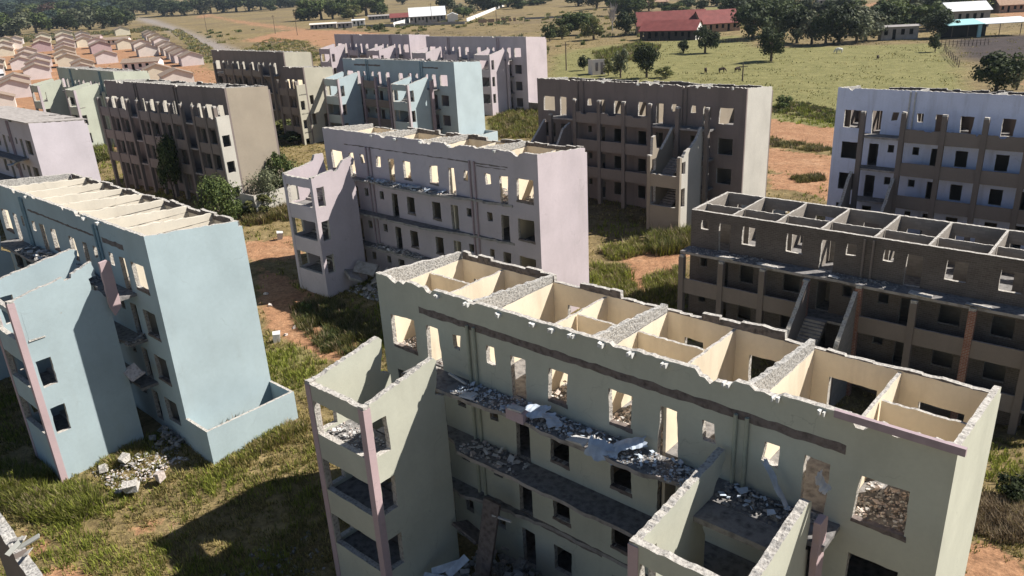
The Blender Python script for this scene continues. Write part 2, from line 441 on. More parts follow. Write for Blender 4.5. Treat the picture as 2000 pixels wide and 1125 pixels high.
def building(spec):
    rs = rnd
    s = dict(L=23.56, floors=4, paint='green', gpaint=None, inner='cream', roofline='pitch', gallery='bare', gal=[(2.5, 20.9)], cols=None, towers=[], foot=-2.8,
             on=lambda u: True, partitions=(0, 3, 4, 7), amp=.035, bite=.05, rear=None, skip_bays=(), detail=1, tops=None, rail=None, bitten=2, pil=None)
    s.update(spec)
    L = s['L']; P = s['paint']; G = s['gpaint'] or P; nf = s['floors']; det = s['detail']
    root = empty('apartment_block', (s['x'], s['y'], s['z']), s['yaw'], s['label'], 'apartment block', GROUP)
    flat = s['roofline'] == 'flat'
    hf = s.get('hf', HF); hb = s.get('hb', HB); hc = s.get('hc', HC)
    f0 = s.get('f0', 0.0)
    zfl = [f0 + FL * k for k in range(nf)]
    ztop = zfl[-1]
    ops = s.get('open', OPEN)
    ops = [o for o in ops if o[1] < L - .3]
    rops = [o for o in s.get('ropen', ROPEN) if o[1] < L - .3]
    t = .22
    # facade
    mb = MB(); holes = []
    for k, zf in enumerate(zfl):
        for (a, b, c, d) in ops:
            if k == 0 and not flat and c == 0: c = .02
            holes.append(rect(a, b, zf + c, zf + d, .018 * det, s['bite'] * (1.6 if k == nf - 1 else .6) if det else 0))
    out = [(0, s['foot']), (L, s['foot'])] + ragged_top(0, L, (lambda u: hf), s['amp'], s['bitten'])
    wall(mb, out, holes, t, fr_front(), P, s['inner'], 'edge')
    mb.build('facade_wall', root)
    # rear wall
    mb = MB(); holes = [rect(a, b, zf + c, zf + d, .018 * det, s['bite']) for zf in zfl for (a, b, c, d) in rops]
    zc = hc if not flat else hb - .03
    out = [(0, s['foot']), (L, s['foot']), (L, zc)] + ragged_top(0, L, (lambda u: zc), .02)
    wall(mb, out, holes, t, fr_rear(W), P, s['inner'], 'edge')
    if not flat:
        out = [(0.22, zc), (L - .22, zc)] + block_course(.22, L - .22, zc + .02, hb, s['on'])
        wall(mb, out, [], t - .02, fr_rear(W - .01), 'darkblock', 'darkblock', 'edge')
    mb.build('rear_wall', root)
    # gables
    for side in (0, 1):
        mb = MB(); fr = fr_right(L) if side else fr_left(0.0)
        hz = (lambda v: hf + (hb - hf) * v / W)
        gh = [rect(a, b, c, d, .02) for (a, b, c, d) in s.get('gable_holes', [])] if side else []
        if flat:
            wall(mb, [(t, s['foot']), (W - t, s['foot'])] + ragged_top(t, W - t, lambda v: hb - .03, .02), gh, t, fr, G, s['inner'], 'edge')
        else:
            wall(mb, [(t, s['foot']), (W - t, s['foot'])] + ragged_top(t, W - t, lambda v: hc, .0), gh, t, fr, G, s['inner'], 'edge')
            wall(mb, [(t, hc), (W - t, hc)] + ragged_top(t, W - t, hz, .045, 0, .22), [], t - .03, fr, G, 'block', 'edge', .0)
        mb.build('gable_wall', root)
    # floors
    ins = t + .004
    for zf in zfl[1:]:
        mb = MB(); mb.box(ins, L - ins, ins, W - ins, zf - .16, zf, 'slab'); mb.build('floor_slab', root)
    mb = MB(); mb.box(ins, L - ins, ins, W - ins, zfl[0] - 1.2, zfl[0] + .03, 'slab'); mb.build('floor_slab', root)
    # cross walls, every second one a party wall with its rough gable above ceiling level
    for i, u in enumerate(b for b in s.get('bays', BAYS) if b < L - 1):
        if i in s['skip_bays']: continue
        party = (i % 2 == 1 or s.get('all_party')) and not flat
        mb = MB(); h = .11 if party else .06
        if flat: h = .07
        fr = fr_left(u - h)
        hole = []
        if not party and not flat: hole = []
        wall(mb, [(ins, f0), (W - ins, f0)] + ragged_top(ins, W - ins, lambda v: (hb - .04 if flat else hc - .03), .035, 0, .3), hole, 2 * h, fr, s['inner'], s['inner'], 'edge')
        if party:
            wall(mb, [(ins, hc), (W - ins, hc)] + ragged_top(ins, W - ins, lambda v: hf - .05 + (hb + .03 - hf) * v / W, .06, 0, .2), [], 2 * h - .02, fr_left(u - h + .01), s.get('party_mat', 'block'), s.get('party_mat', 'block'), s.get('party_mat', 'block'))
        mb.build('cross_wall', root)
    bl = [0] + list(s.get('bays', BAYS)) + [L]
    for i in s['partitions']:
        if i + 1 >= len(bl) or bl[i + 1] > L: continue
        a, b = bl[i] + (.23 if i == 0 else .12), bl[i + 1] - .12
        vv = s.get('partv', 3.0)
        mb = MB(); zt = (hb - .06 if flat else hc - .05)
        wall(mb, [(a, f0), (b, f0)] + ragged_top(a, b, lambda v: zt, .03), [rect(a + .35, a + 1.05, ztop + .02, ztop + 1.9, .01)], .12, fr_front(vv), s['inner'], s['inner'], 'edge')
        mb.build('partition_wall', root)
    # galleries
    for k, zf in enumerate(zfl[1:], 1):
        for (a, b) in s['gal']:
            mb = MB()
            edge = [(a, -.003), (b, -.003)]
            lip = rough_line([(b, -1.27), (a, -1.27)], .05 if s['gallery'] == 'bare' else .012, .35, False)
            gp = s.get('gal_gaps', {}).get(k)
            if gp:
                nl = []
                for p in lip:
                    d = 0
                    for (c_, w_, dep) in gp: d = max(d, dep * max(0, 1 - ((p[0] - c_) / w_) ** 2))
                    nl.append((p[0], min(-.02, p[1] + d * (1 + rs.uniform(-.15, .1)))))
                lip = nl
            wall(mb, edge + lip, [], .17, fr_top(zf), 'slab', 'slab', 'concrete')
            mb.build('gallery_slab', root)
        if s['gallery'] == 'full':
            cs = s['cols'] or COLS
            for i in range(len(cs) - 1):
                if i in s.get('no_rail', (0, len(cs) - 2)) or cs[i + 1] > L: continue
                if (k, i) in s.get('gone', ()): continue
                a, b = cs[i] + .19, cs[i + 1] - .19
                mb = MB(); top = ragged_top(a, b, lambda u: zf + .82, .03 if k == nf - 1 else .01, 1 if k == nf - 1 else 0)
                wall(mb, [(a, zf - .26), (b, zf - .26)] + top, [], .13, fr_front(-1.42), s['rail'] or 'band', s['rail'] or 'band', 'concrete')
                mb.build('balustrade', root)
    if s['gallery'] == 'full':
        for i, c in enumerate(s['cols'] or COLS):
            if c > L: continue
            ht = s.get('col_top', ztop + 2.1) + rs.uniform(-.06, .1)
            if i in s.get('col_low', {}): ht = s['col_low'][i]
            mb = MB(); w = .19
            cm = s.get('col_mats', {}).get(i, s.get('col_mat', 'column'))
            mb.box(c - w, c + w, -1.50, -1.12, s['foot'], ht - .15, cm)
            mb.box(c - w + .02, c + w - .02, -1.48, -1.14, ht - .15, ht, 'edge', .03)
            mb.build('column', root)
    for zf in (zfl[-3:] if s.get('sills') else ()):
        for (a, b, c, d) in ops:
            if .3 < c < 1.0:
                mb = MB(); wall(mb, rough_line([(a - .04, zf + c - .16), (b + .05, zf + c - .2), (b + .03, zf + c - .02), (a - .02, zf + c - .03)], .02, .15), [], .2, fr_front(-.025), 'scar', 'scar', 'scar'); mb.build('window_sill', root)
    # rain pipes and scars
    for (a, b, z0, z1) in s.get('pipes', []):
        for u in (a, b):
            mb = MB(); mb.tube([(u, -.075, z0), (u, -.075, z1)], [.07, .07], s.get('pipe_mat', 'pipe'), 8)
            mb.build('downpipe', root)
    for (a, b, z0, z1) in s.get('scars', []):
        mb = MB()
        wall(mb, rough_line([(a, z0), (b, z0), (b, z1), (a, z1)], .035, .3), [], .02, fr_front(-.006), 'scar', 'scar', 'scar')
        mb.build('roof_scar', root)
    for (a, b, z0, z1, mt) in s.get('ledges', []):
        mb = MB(); mb.box(a, b, -.14, -.004, z0, z1, mt); mb.build('fascia_beam', root)
    for u in s.get('brackets', []):
        mb = MB(); z = hf - rs.uniform(.02, .1)
        for q in range(2):
            du = q * .13 + rs.uniform(-.02, .02)
            mb.box(u + du - .045, u + du + .045, -.16 - rs.uniform(0, .06), .02, z - .16, z - .02, 'bracket', .025)
        mb.build('roof_bracket', root)
    # stair towers
    for tw in s['towers']:
        tower(root, s, tw, P, G)
    return root


def tower(root, s, tw, P, G):
    u0, u1 = tw['u']; v0 = tw.get('v0', -5.4); foot = s['foot']
    zt = tw.get('zt', 9.35); t = .26; pil = tw.get('pil', s.get('pil') or P); inner = tw.get('inner', P)
    mb = MB()
    for zl in tw.get('landings', (1.45, 4.2, 6.95)):
        mb.box(u0 + t + .004, u1 - t - .004, v0 + t + .004, v0 + 1.75, zl - .16, zl, 'slab')
    um = (u0 + u1) / 2
    if tw.get('head'): mb.box(u0 + t + .004, u1 - t - .004, tw['head'], -1.275, 8.05, 8.245, 'slab', .0)
    for (za, zb) in tw.get('flights', ((0, 1.45), (2.75, 4.2), (5.5, 6.95), )):
        for k in range(8):
            f = k / 8; v = -1.4 + (v0 + 1.75 + 1.4) * f
            z = za + (zb - za) * (k + 1) / 8
            mb.box(um + .06, u1 - t - .01, v - .34, v + .1, z - .26, z, 'concrete')
    for (za, zb) in tw.get('flights2', ((1.45, 2.75), (4.2, 5.5), (6.95, 8.25))):
        for k in range(8):
            f = k / 8; v = (v0 + 1.75) + (-1.4 - v0 - 1.75) * f
            z = za + (zb - za) * (k + 1) / 8
            mb.box(u0 + t + .01, um - .06, v - .1, v + .32, z - .26, z, 'concrete')
    st = mb.build('stair_tower', root)
    default = [(v0, zt), (-1.75, zt + .62), (-1.6, zt + .45), (-1.68, 9.1), (-1.85, 8.35), (-1.36, 8.1)]
    wins = tw.get('wins', ((7.1, 8.6), (4.4, 5.9), (1.65, 3.15)))
    for side, u in ((0, u0), (1, u1)):
        prof = tw.get('R' if side else 'Lw', default)
        if not prof: continue
        fr = fr_right(u) if side else fr_left(u)
        vb = prof[-1][0]
        line = rough_line(list(reversed(prof)), .035, .16, False)
        out = [(v0 + t, foot), (vb, foot)] + [p for p in line if p[0] > v0 + t + .02] + [(v0 + t, prof[0][1] + .03)]
        wv = tw.get('wv', (.33, 1.02))
        holes = [rect(v0 + wv[0], v0 + wv[1], a, b, .02, .04) for (a, b) in (wins if side else wins) if b < prof[0][1] - .1] if tw.get('side_wins', True) else []
        if side and tw.get('blind'):      # a walled-up opening: a shallow recess
            holes = holes[1:]
        m2 = MB(); wall(m2, out, holes, t, fr, tw.get('outer', G), inner, 'edge'); w = m2.build('side_wall', st)
        if side and tw.get('blind'):
            a, b = wins[0]
            m2 = MB(); m2.box(u - .14, u + .006, v0 + wv[0], v0 + wv[1], a - .02, b, tw.get('outer', G)); m2.box(u - .1, u + .05, v0 + wv[0] - .03, v0 + wv[1] + .06, a - .1, a - .03, 'edge', .015); m2.build('walled_window', st)
    zf = tw.get('zf', zt)
    holes = [rect(u0 + .34, u1 - .34, a, b, .02, .03) for (a, b) in tw.get('fwins', wins) if b < zf]
    m2 = MB(); wall(m2, [(u0 + .0, foot), (u1, foot)] + ragged_top(u0, u1, lambda u: zf, .05, 0, .25), holes, t, fr_front(v0), tw.get('front', P), inner, 'edge')
    m2.build('front_wall', st)
    if pil:
        for side, u in ((0, u0), (1, u1)):
            m2 = MB()
            zq = (tw.get('R' if side else 'Lw') or default)[0][1]
            if side: m2.box(u - .30, u + .03, v0 - .03, v0 + .30, foot, zq - .06, pil)
            else: m2.box(u - .03, u + .30, v0 - .03, v0 + .30, foot, zq - .06, pil)
            m2.box(u - .28 if side else u - .01, u + .01 if side else u + .28, v0 - .01, v0 + .28, zq - .06, zq + .05, 'edge', .03)
            m2.build('pilaster', st)


PSI = -.7343
BLD = {}
# ---- the pale green block nearest the camera
BLD['G'] = building(dict(x=-6.0622, y=33.0593, z=-1.132, yaw=PSI - .0054, foot=-4.5, paint='green', sills=True, pil='rosy',
    label='pale green roofless apartment block with cream rooms and rubble on its gallery, nearest of all',
    gal=[(2.6, 20.9)], gal_gaps={1: [(12, 9, 1.35), (4, 3, .7)], 2: [(4.2, 1.6, .6)], 3: [(16.2, 1.2, .25), (9.0, 1.5, .18)]},
    pipes=[(5.66, 6.02, 8.25, 10.85), (17.44, 17.82, 8.25, 10.85), (5.66, 6.02, 5.5, 8.0), (5.66, 6.02, 2.75, 5.3)], pipe_mat='greenpipe',
    scars=[(2.7, 20.8, 10.66, 10.97), (6.5, 16.8, 2.60, 2.78), (8.2, 12.2, 2.48, 2.62)], ledges=[(20.4, 23.75, 11.83, 12.06, 'fascia')],
    brackets=[3.95, 7.4, 9.15, 10.05, 11.0, 12.3, 13.5, 14.8, 17.0, 18.6, 20.0, 5.7],
    on=lambda u: u < 5.75 or 7.15 < u < 9.5 or 13.2 < u < 16.4, amp=.03, bite=.12, bitten=14, partitions=(0, 3, 4, 7),
    towers=[dict(u=(1.7, 5.35), zt=9.35, flights2=((1.45, 2.75), (4.2, 5.5))),
            dict(u=(17.0, 20.5), zt=9.25, Lw=[(-5.4, 9.2), (-.95, 9.55), (-.28, 9.6), (-.25, 9.2), (-.9, 8.5), (-1.0, 7.9), (-1.6, 7.4), (-1.4, 7.0)],
                 R=[(-5.4, 9.3), (-1.7, 9.9), (-1.5, 9.8), (-1.45, 8.9), (-1.6, 8.2), (-1.36, 8.0)], flights2=((1.45, 2.75), (4.2, 5.5)), head=-2.25, landings=(1.45, 4.2, 6.6))]))
BLD['B'] = building(dict(x=-36.05, y=54.4457, z=-.48, yaw=PSI - .0039, paint='blue', pil='rosy', sills=True, inner='plaster',
    label='light blue roofless apartment block with a low yard wall at its wide sunlit gable',
    gal_gaps={1: [(19, 3, .5), (9, 2, .5)], 2: [(10, 3, .7), (20.2, 1.2, .4)], 3: [(17, 2, .5)]}, bite=.1, bitten=4, all_party=True, party_mat='plaster',
    pipes=[(5.66, 6.02, 8.25, 11.6), (17.2, 17.62, 8.25, 11.6)], pipe_mat='bluepipe', scars=[(17.9, 20.6, 10.66, 10.98), (6.5, 16.8, 10.80, 10.92)],
    brackets=[1.5, 7.1, 16.2, 18.1], on=lambda u: True, partitions=(1, 2, 4, 6, 7),
    towers=[dict(u=(1.7, 5.35), zt=9.35), dict(u=(17.0, 20.6), v0=-6.0, zt=9.9, flights2=((1.45, 2.75), (4.2, 5.5)), zf=9.3, blind=True, wv=(.45, 1.15), wins=((7.5, 9.0), (4.75, 6.25), (2.0, 3.5)),
        Lw=[(-6.0, 9.85), (-1.5, 10.55), (-1.2, 10.4), (-1.45, 9.6), (-1.36, 9.2)],
        R=[(-6.0, 9.65), (-3.3, 10.15), (-3.25, 9.95), (-2.9, 10.0), (-2.85, 10.2), (-1.75, 10.55), (-1.7, 9.75), (-2.1, 9.7), (-2.1, 9.1), (-1.75, 8.9), (-1.4, 8.2)])]))
BLD['P'] = building(dict(x=-15.058, y=66.0008, z=.093, yaw=PSI - .001, L=23.15, paint='pink',
    sills=True, label='lilac pink roofless apartment block with one broken stair tower, standing behind the pale green block',
    gal=[(2.6, 20.8)], gal_gaps={1: [(20, 11, 1.22), (10, 60, .5)], 2: [(20, 9, 1.2), (10, 60, .45)], 3: [(20, 8, 1.2), (10, 60, .4), (6, 3, .8)]},
    pipes=[(5.5, 5.95, 2.75, 10.85), (16.95, 17.4, 2.75, 10.95)], pipe_mat='fascia', scars=[(2.7, 17.0, 10.79, 10.86), (17.4, 20.5, 10.78, 10.86), (17.6, 20.3, 10.62, 10.68), (16.9, 20.6, 2.70, 2.80), (16.9, 20.6, 5.42, 5.52), (16.9, 20.6, 8.12, 8.24)],
    brackets=[6.4, 9.2, 12.0, 15.0, 19.4], on=lambda u: 4.8 < u < 8.3 or 9.6 < u < 13.6 or 14.8 < u < 23, amp=.045, bite=.12, bitten=9, partitions=(0, 2, 3, 5, 7),
    towers=[dict(u=(1.6, 5.4), zt=9.4, zf=9.3, R=[(-5.4, 9.45), (-3.4, 9.7), (-3.2, 9.45), (-2.9, 9.6), (-2.3, 10.2), (-1.5, 10.35), (-1.2, 10.1), (-1.35, 9.7), (-1.8, 9.6), (-1.8, 9.0), (-1.36, 8.0)],
                 Lw=[(-5.4, 9.4), (-3.0, 9.75), (-2.6, 9.9), (-2.4, 10.3), (-1.6, 10.3), (-1.5, 9.0), (-1.36, 8.0)])]))
BLD['E'] = building(dict(x=3.8675, y=85.6253, z=.8625, yaw=PSI - .0025, L=23.756, paint='render', gpaint='gable', inner='render2', gallery='full',
    label='dark grey cement apartment block with a pale blank gable, behind the lilac pink block',
    rail='band', col_top=10.3, col_low={0: 8.6, 5: 10.2, 6: 10.3}, gone={(3, 4), }, pipes=[(5.4, 6.1, 8.25, 11.9), (17.45, 17.88, 8.25, 11.9)], pipe_mat='column', brackets=[12.6, 15.2, 8.5, 18.9, 20.1, 22.4],
    on=lambda u: not (3.4 < u < 4.3 or 9 < u < 9.8), amp=.06, bitten=4, bite=.07, partitions=(3, 4),
    towers=[dict(u=(1.9, 5.4), pil=None, zf=5.2, Lw=[(-5.4, 5.3), (-4.0, 5.8), (-1.6, 7.9), (-1.36, 8.0)], R=[(-5.4, 5.3), (-3.9, 5.5), (-2.6, 7.4), (-1.4, 7.9), (-1.36, 7.0)], outer='render', flights=((0, 1.45), (2.75, 4.2)), flights2=((1.45, 2.75), (4.2, 5.5)), landings=(1.45, 4.2), wins=((1.65, 3.15),)),
            dict(u=(17.1, 20.4), pil='render2', zf=4.8, Lw=[(-5.4, 6.4), (-5.0, 6.4), (-4.9, 8.0), (-4.5, 8.1), (-4.3, 6.9), (-3.4, 6.6), (-2.2, 7.6), (-1.4, 8.3), (-1.36, 7.6)],
                 R=[(-5.4, 6.5), (-4.8, 6.4), (-4.4, 6.9), (-3.4, 7.1), (-2.4, 7.7), (-1.6, 8.6), (-1.4, 7.4)], outer='gable', inner='render2', front='render2',
                 flights=((0, 1.45), (2.75, 4.2)), flights2=((1.45, 2.75), (4.2, 5.5)), landings=(1.45, 4.2), wins=((1.9, 3.6), (4.9, 6.0)), fwins=((1.9, 3.65),))]))
BLD['W'] = building(dict(x=28.999, y=68.5897, z=.6564, yaw=PSI + .0029, paint='white', inner='column', gallery='full', rail='band', col_top=10.35, col_mat='column',  # inner walls take a dark brown: shade of unlit rooms put into their colour
    label='whitewashed stained apartment block with grey gallery columns at the right edge',
    col_mats={0: 'column', 1: 'column'}, pipes=[(5.87, 6.26, 8.4, 11.9), (17.45, 17.88, 8.25, 11.9)], pipe_mat='white_chip', bite=.08, amp=.04, bitten=3,
    partitions=(0, 1, 2, 3, 4, 5), partv=2.2, on=lambda u: u > 2.6,
    towers=[dict(u=(2.2, 5.9), pil=None, zf=2.2, side_wins=False, Lw=[(-4.2, 2.4), (-3.2, 3.0), (-2.2, 4.6), (-1.56, 5.2), (-1.55, 4.9)], R=[(-4.2, 2.3), (-3.0, 3.3), (-2.4, 4.2), (-1.56, 5.0), (-1.55, 4.5)], v0=-4.2, outer='column', inner='column', front='column',
                 flights=((0, 1.45),), flights2=(), landings=(1.45,), fwins=())]))
UO = [(.77, 1.34, 1.4, 2.02), (2.11, 2.93, .05, 2.0), (3.77, 4.75, .82, 2.05), (6.82, 7.92, .85, 2.05), (9.05, 9.89, .05, 2.0), (10.61, 11.2, 1.3, 2.02),
      (12.76, 13.36, 1.36, 2.0), (14.06, 14.95, .05, 1.97), (16.17, 17.3, .85, 2.02), (18.9, 20.0, .75, 1.95), (21.2, 22.0, .05, 1.97)]
BLD['U'] = building(dict(x=12.7607, y=52.4428, z=0.0, yaw=PSI + .01, paint='brick', inner='lightblock', gpaint='brick', roofline='flat', floors=4, f0=-3.7, hf=7.22, hb=7.27, foot=-5.0,
    label='unfinished grey brick apartment block with a grid of roofless rooms under flat wall tops',
    open=UO, bays=[2.97, 6.0, 8.9, 12.1, 15.1, 18.15, 21.0], partitions=tuple(range(8)), partv=1.85, gallery='full', gal=[(-.1, 23.6)], cols=[.1, 3.05, 5.95, 8.8, 12.0, 15.1, 18.1, 21.0, 23.4],
    no_rail=(3, 7), gone={(3, i) for i in range(9)}, col_top=4.33, col_mats={3: 'redbrick', 4: 'redbrick', 6: 'redbrick'}, col_low={6: 4.5, 4: 4.55}, rail='band', amp=.015, bitten=0, bite=.03, gal_gaps={3: [(10.4, 1.3, .15)]},
    pipes=[(11.64, 12.16, 4.55, 7.05)], pipe_mat='column',
    towers=[dict(u=(8.75, 12.0), v0=-4.6, pil=None, zf=.9, side_wins=False, Lw=[(-4.6, .95), (-4.1, 1.7), (-1.56, 4.2), (-1.54, 3.9)], R=[(-4.6, .95), (-4.1, 1.7), (-1.56, 4.2), (-1.54, 3.9)], outer='lightblock', inner='column', front='column', flights=(), flights2=((.5, 1.8),), landings=(.5,), fwins=())]))
BLD['T'] = building(dict(x=-24.1816, y=126.002, z=.785, yaw=PSI + .0059, L=24.1, paint='teal', pil='pink', inner='pink', gallery='full', rail='band', col_mat='fascia',
    label='turquoise roofless apartment block with two stair towers, behind the lilac pink block', gone={(3, 2), (3, 3)}, col_top=9.6,
    pipes=[(5.6, 6.0, 8.25, 11.8), (17.4, 17.85, 8.25, 11.8)], pipe_mat='bluepipe', scars=[(2.7, 8.8, 10.95, 11.2), (17.9, 21, 10.95, 11.15)], amp=.02, bite=.05, detail=.7, partitions=(),
    towers=[dict(u=(1.75, 5.3), zt=9.6), dict(u=(16.9, 20.4), zt=9.4)]))
for kk, lab, pp in (('PKb', 'far pink roofless apartment block with two stair towers, behind the turquoise block', (-13.304, 151.5448, 1.8086, .0108, 23.85)),
                    ('PKa', 'far pink roofless apartment block partly hidden by its pink twin and the turquoise block', (-33.66, 169.904, 2.1347, -.0064, 23.0))):
    BLD[kk] = building(dict(x=pp[0], y=pp[1], z=pp[2], yaw=PSI + pp[3], L=pp[4], paint='pink', pil='pink', inner='pink', gallery='full', rail='pink', col_mat='pink', gone={(3, 2), (3, 3)}, col_top=9.4, label=lab,
        pipes=[(5.6, 6.0, 8.25, 11.8), (17.4, 17.85, 8.25, 11.8)], pipe_mat='fascia', amp=.02, bite=.05, detail=.6, partitions=(), gable_holes=[],
        towers=[dict(u=(1.75, 5.3), zt=9.6), dict(u=(16.9, 20.4), zt=9.5)]))
BLD['BR'] = building(dict(x=-48.128, y=98.886, z=1.9125, yaw=PSI + .0558, L=25.4, paint='render', gpaint='render2', inner='gable', gallery='full', rail='band', gal=[(.2, 25.3)],
    cols=[.3, 2.6, 4.9, 7.2, 9.5, 11.8, 14.1, 16.4, 18.7, 21.0, 23.2, 25.0], no_rail=(3, 8), col_top=10.2, foot=-3.4, amp=.05, bite=.08, bitten=4,
    bays=[2.92, 5.86, 8.85, 11.75, 14.75, 17.7, 20.67, 23.0], partitions=(), pipes=[(7.0, 7.5, 8.25, 11.8), (15.6, 16.1, 8.25, 11.8)], pipe_mat='column',
    label='dark brown cement apartment block with a blotched tan gable and a tree against its front',
    open=OPEN + [(23.4, 24.6, .6, 1.88)]))
BLD['OL'] = building(dict(x=-51.674, y=147.98, z=1.75, yaw=PSI - .0115, L=22.94, paint='render', gpaint='olive', inner='gable', gallery='full', rail='band', col_top=10.0, detail=.6, foot=-2.5, amp=.03, partitions=(),
    label='dark grey apartment block with an olive gable, behind the dark brown block'))
BLD['OL2'] = building(dict(x=-32.35, y=121.57, z=.41, yaw=PSI + .01, L=5.03, paint='render', gpaint='olive', gallery='full', gal=[(0, 5.03)], rail='band', cols=[.25, 2.5, 4.6], no_rail=(), col_top=10.2, foot=-2.5, partitions=(), detail=.6,
    bays=[2.6], open=[(.5, 1.3, .6, 1.9), (1.8, 2.5, 0, 1.9), (3.2, 4.5, .6, 1.9)], ropen=[(1, 2.0, .9, 1.9), (3.2, 4.3, .9, 1.9)], gable_holes=[(.5, 1.2, 6.6, 7.9), (.5, 1.2, 3.6, 5.2), (2.6, 3.8, 3.0, 4.9)],
    label='narrow olive apartment block end with windows in its gable, left of the turquoise block'))
BLD['GP'] = building(dict(x=-75.856, y=140.464, z=.784, yaw=PSI - .0128, L=22.8, paint='palegreen', pil='pink', inner='pink', gallery='full', rail='palegreen', col_mat='palegreen', gone={(3, 2), (3, 3)}, col_top=9.0, detail=.6, partitions=(), amp=.03,
    label='pale green roofless apartment block with two sunlit stair towers at the edge of the village',
    pipes=[(5.6, 6.0, 8.25, 11.8), (17.4, 17.85, 8.25, 11.8)], pipe_mat='bluepipe', towers=[dict(u=(1.75, 5.3), zt=9.7), dict(u=(16.9, 20.4), zt=9.7, blind=True)]))
BLD['LL'] = building(dict(x=-64.3, y=94.746, z=-.045, yaw=PSI + .002, L=23.49, paint='lilac', pil='pink', gallery='bare', partitions=(), label='pale lilac apartment block still keeping its flat grey roof sheets, at the left edge',
    gal_gaps={1: [(15, 3, .6)]}, pipes=[(17.2, 17.6, 2.75, 11.8)], pipe_mat='fascia', towers=[]))
# roof sheets left on the lilac block
mbs = 0
for i in range(11):
    mb = MB(); a = .1 + i * 2.12; b = a + 2.06
    notch = i > 6
    z = lambda v: HF + .10 + (HB - HF) * v / W
    out = [(a, -.25), (b, -.25)] + ([(b, 3.0), (b - .6, 3.4), (b - .3, 4.2), (b - 1.1, 4.6), (b - .9, 5.7)] if notch and i % 2 else [(b, 5.7)]) + [(a, 5.7)]
    wall(mb, rough_line(out, .02, .6), [], .06, (lambda a_, b_, c_: (a_, b_, z(b_) - c_)), 'concrete', 'concrete', 'concrete')
    mb.build('roof_sheet', BLD['LL'])
# windowed end wall of the brown block's gallery
mb = MB()
wall(mb, [(-1.5, -3.4), (-.01, -3.4)] + ragged_top(-1.5, -.01, lambda v: 9.2, .03), [rect(-1.25, -.35, zf + .55, zf + 1.75, .02) for zf in (-.0, 2.75, 5.5)], .2, fr_right(25.4), 'gable', 'band', 'edge')
mb.build('gallery_end_wall', BLD['BR'])
mb = MB()
wall(mb, [(-1.5, -2.5), (-.01, -2.5)] + ragged_top(-1.5, -.01, lambda v: 9.6, .03), [rect(-1.2, -.5, zf + .5, zf + 1.8, .02) for zf in (0, 2.75, 5.5)], .2, fr_right(5.03), 'olive', 'band', 'edge')
mb.build('gallery_end_wall', BLD['OL2'])
# pink piers left standing at the galleries of the green and the blue block
for k, (u, z0, z1) in (('G', (20.72, 6.2, 9.2)), ('B', (20.85, 7.4, 10.5))):
    mb = MB()
    wall(mb, rough_line([(-1.5, z0 + .5), (-1.35, z0), (-.95, z0 + .4), (-.95, z1 - .1), (-1.1, z1), (-1.5, z1 - .05)], .03, .3), [], .2, fr_right(u + .1), 'rosy', 'rosy', 'rosy')
    mb.build('pier', BLD[k])


def bworld(k, u, v, z):
    o = BLD[k]; a = o.rotation_euler.z
    return Vector((o.location.x + u * math.cos(a) - v * math.sin(a), o.location.y + u * math.sin(a) + v * math.cos(a), o.location.z + z))


# ------------------------------------------------------------------ yard walls
def yard_wall(k, u0, u1, v0, v1, h, mat, label):
    """three low walls closing a small yard against a gable"""
    o = empty('yard_wall', bworld(k, u0, v0, 0), BLD[k].rotation_euler.z, label, 'yard wall')
    g = gz(*bworld(k, (u0 + u1) / 2, (v0 + v1) / 2, 0)[:2]) - BLD[k].location.z
    a, b = u1 - u0, v1 - v0; t = .16
    for nm, out, fr in (('wall_panel', [(.01, g - .6), (a, g - .6)] + ragged_top(.01, a, lambda u: g + h, .015), fr_front(0)),
                        ('wall_panel', [(t, g - .6), (b - t, g - .6)] + ragged_top(t, b - t, lambda u: g + h, .015), fr_right(a)),
                        ('wall_panel', [(.01, g - .6), (a, g - .6)] + ragged_top(.01, a, lambda u: g + h, .015), fr_rear(b))):
        mb = MB(); wall(mb, out, [], t, fr, mat, mat, 'edge'); mb.build(nm, o)
    return o
yard_wall('B', 23.57, 25.9, -.05, 5.5, 1.9, 'blue', 'low light blue yard wall against the gable of the blue block')
yard_wall('P', 23.16, 25.2, .3, 5.5, 1.1, 'gable', 'low cream yard wall beside the lilac pink gable')
yard_wall('T', 24.11, 26.4, 0, 5.5, 1.4, 'teal', 'low pale turquoise yard wall beside the turquoise gable')
yard_wall('E', 23.77, 26.0, 1.5, 5.5, 1.0, 'gable', 'low pale yard wall beside the blank gable of the cement block')
yard_wall('BR', 25.41, 28.2, -.6, 5.6, 2.0, 'gable', 'cream yard wall beside the blotched tan gable')
yard_wall('PKb', 23.86, 26.0, 0, 5.4, 1.6, 'scar', 'low brownish yard wall beside the far pink gable')


# ------------------------------------------------------------------ rubble
def chunk(mb, p, s, mat, flat=1.0):
    e = Matrix.Rotation(rnd.uniform(0, 6.3), 3, 'Z') @ Matrix.Rotation(rnd.uniform(-.5, .5), 3, 'X') @ Matrix.Rotation(rnd.uniform(-.4, .4), 3, 'Y')
    sx, sy, sz = s * rnd.uniform(.5, 1.1), s * rnd.uniform(.35, .9), s * rnd.uniform(.25, .6) * flat
    vs = []
    for z in (-1, 1):
        for y in (-1, 1):
            for x in (-1, 1):
                vs.append(Vector(p) + e @ Vector((x * sx * rnd.uniform(.55, 1), y * sy * rnd.uniform(.55, 1), z * sz * rnd.uniform(.6, 1))))
    mb.add(vs, [(0, 2, 3, 1), (4, 5, 7, 6), (0, 1, 5, 4), (2, 6, 7, 3), (0, 4, 6, 2), (1, 3, 7, 5)], mat)


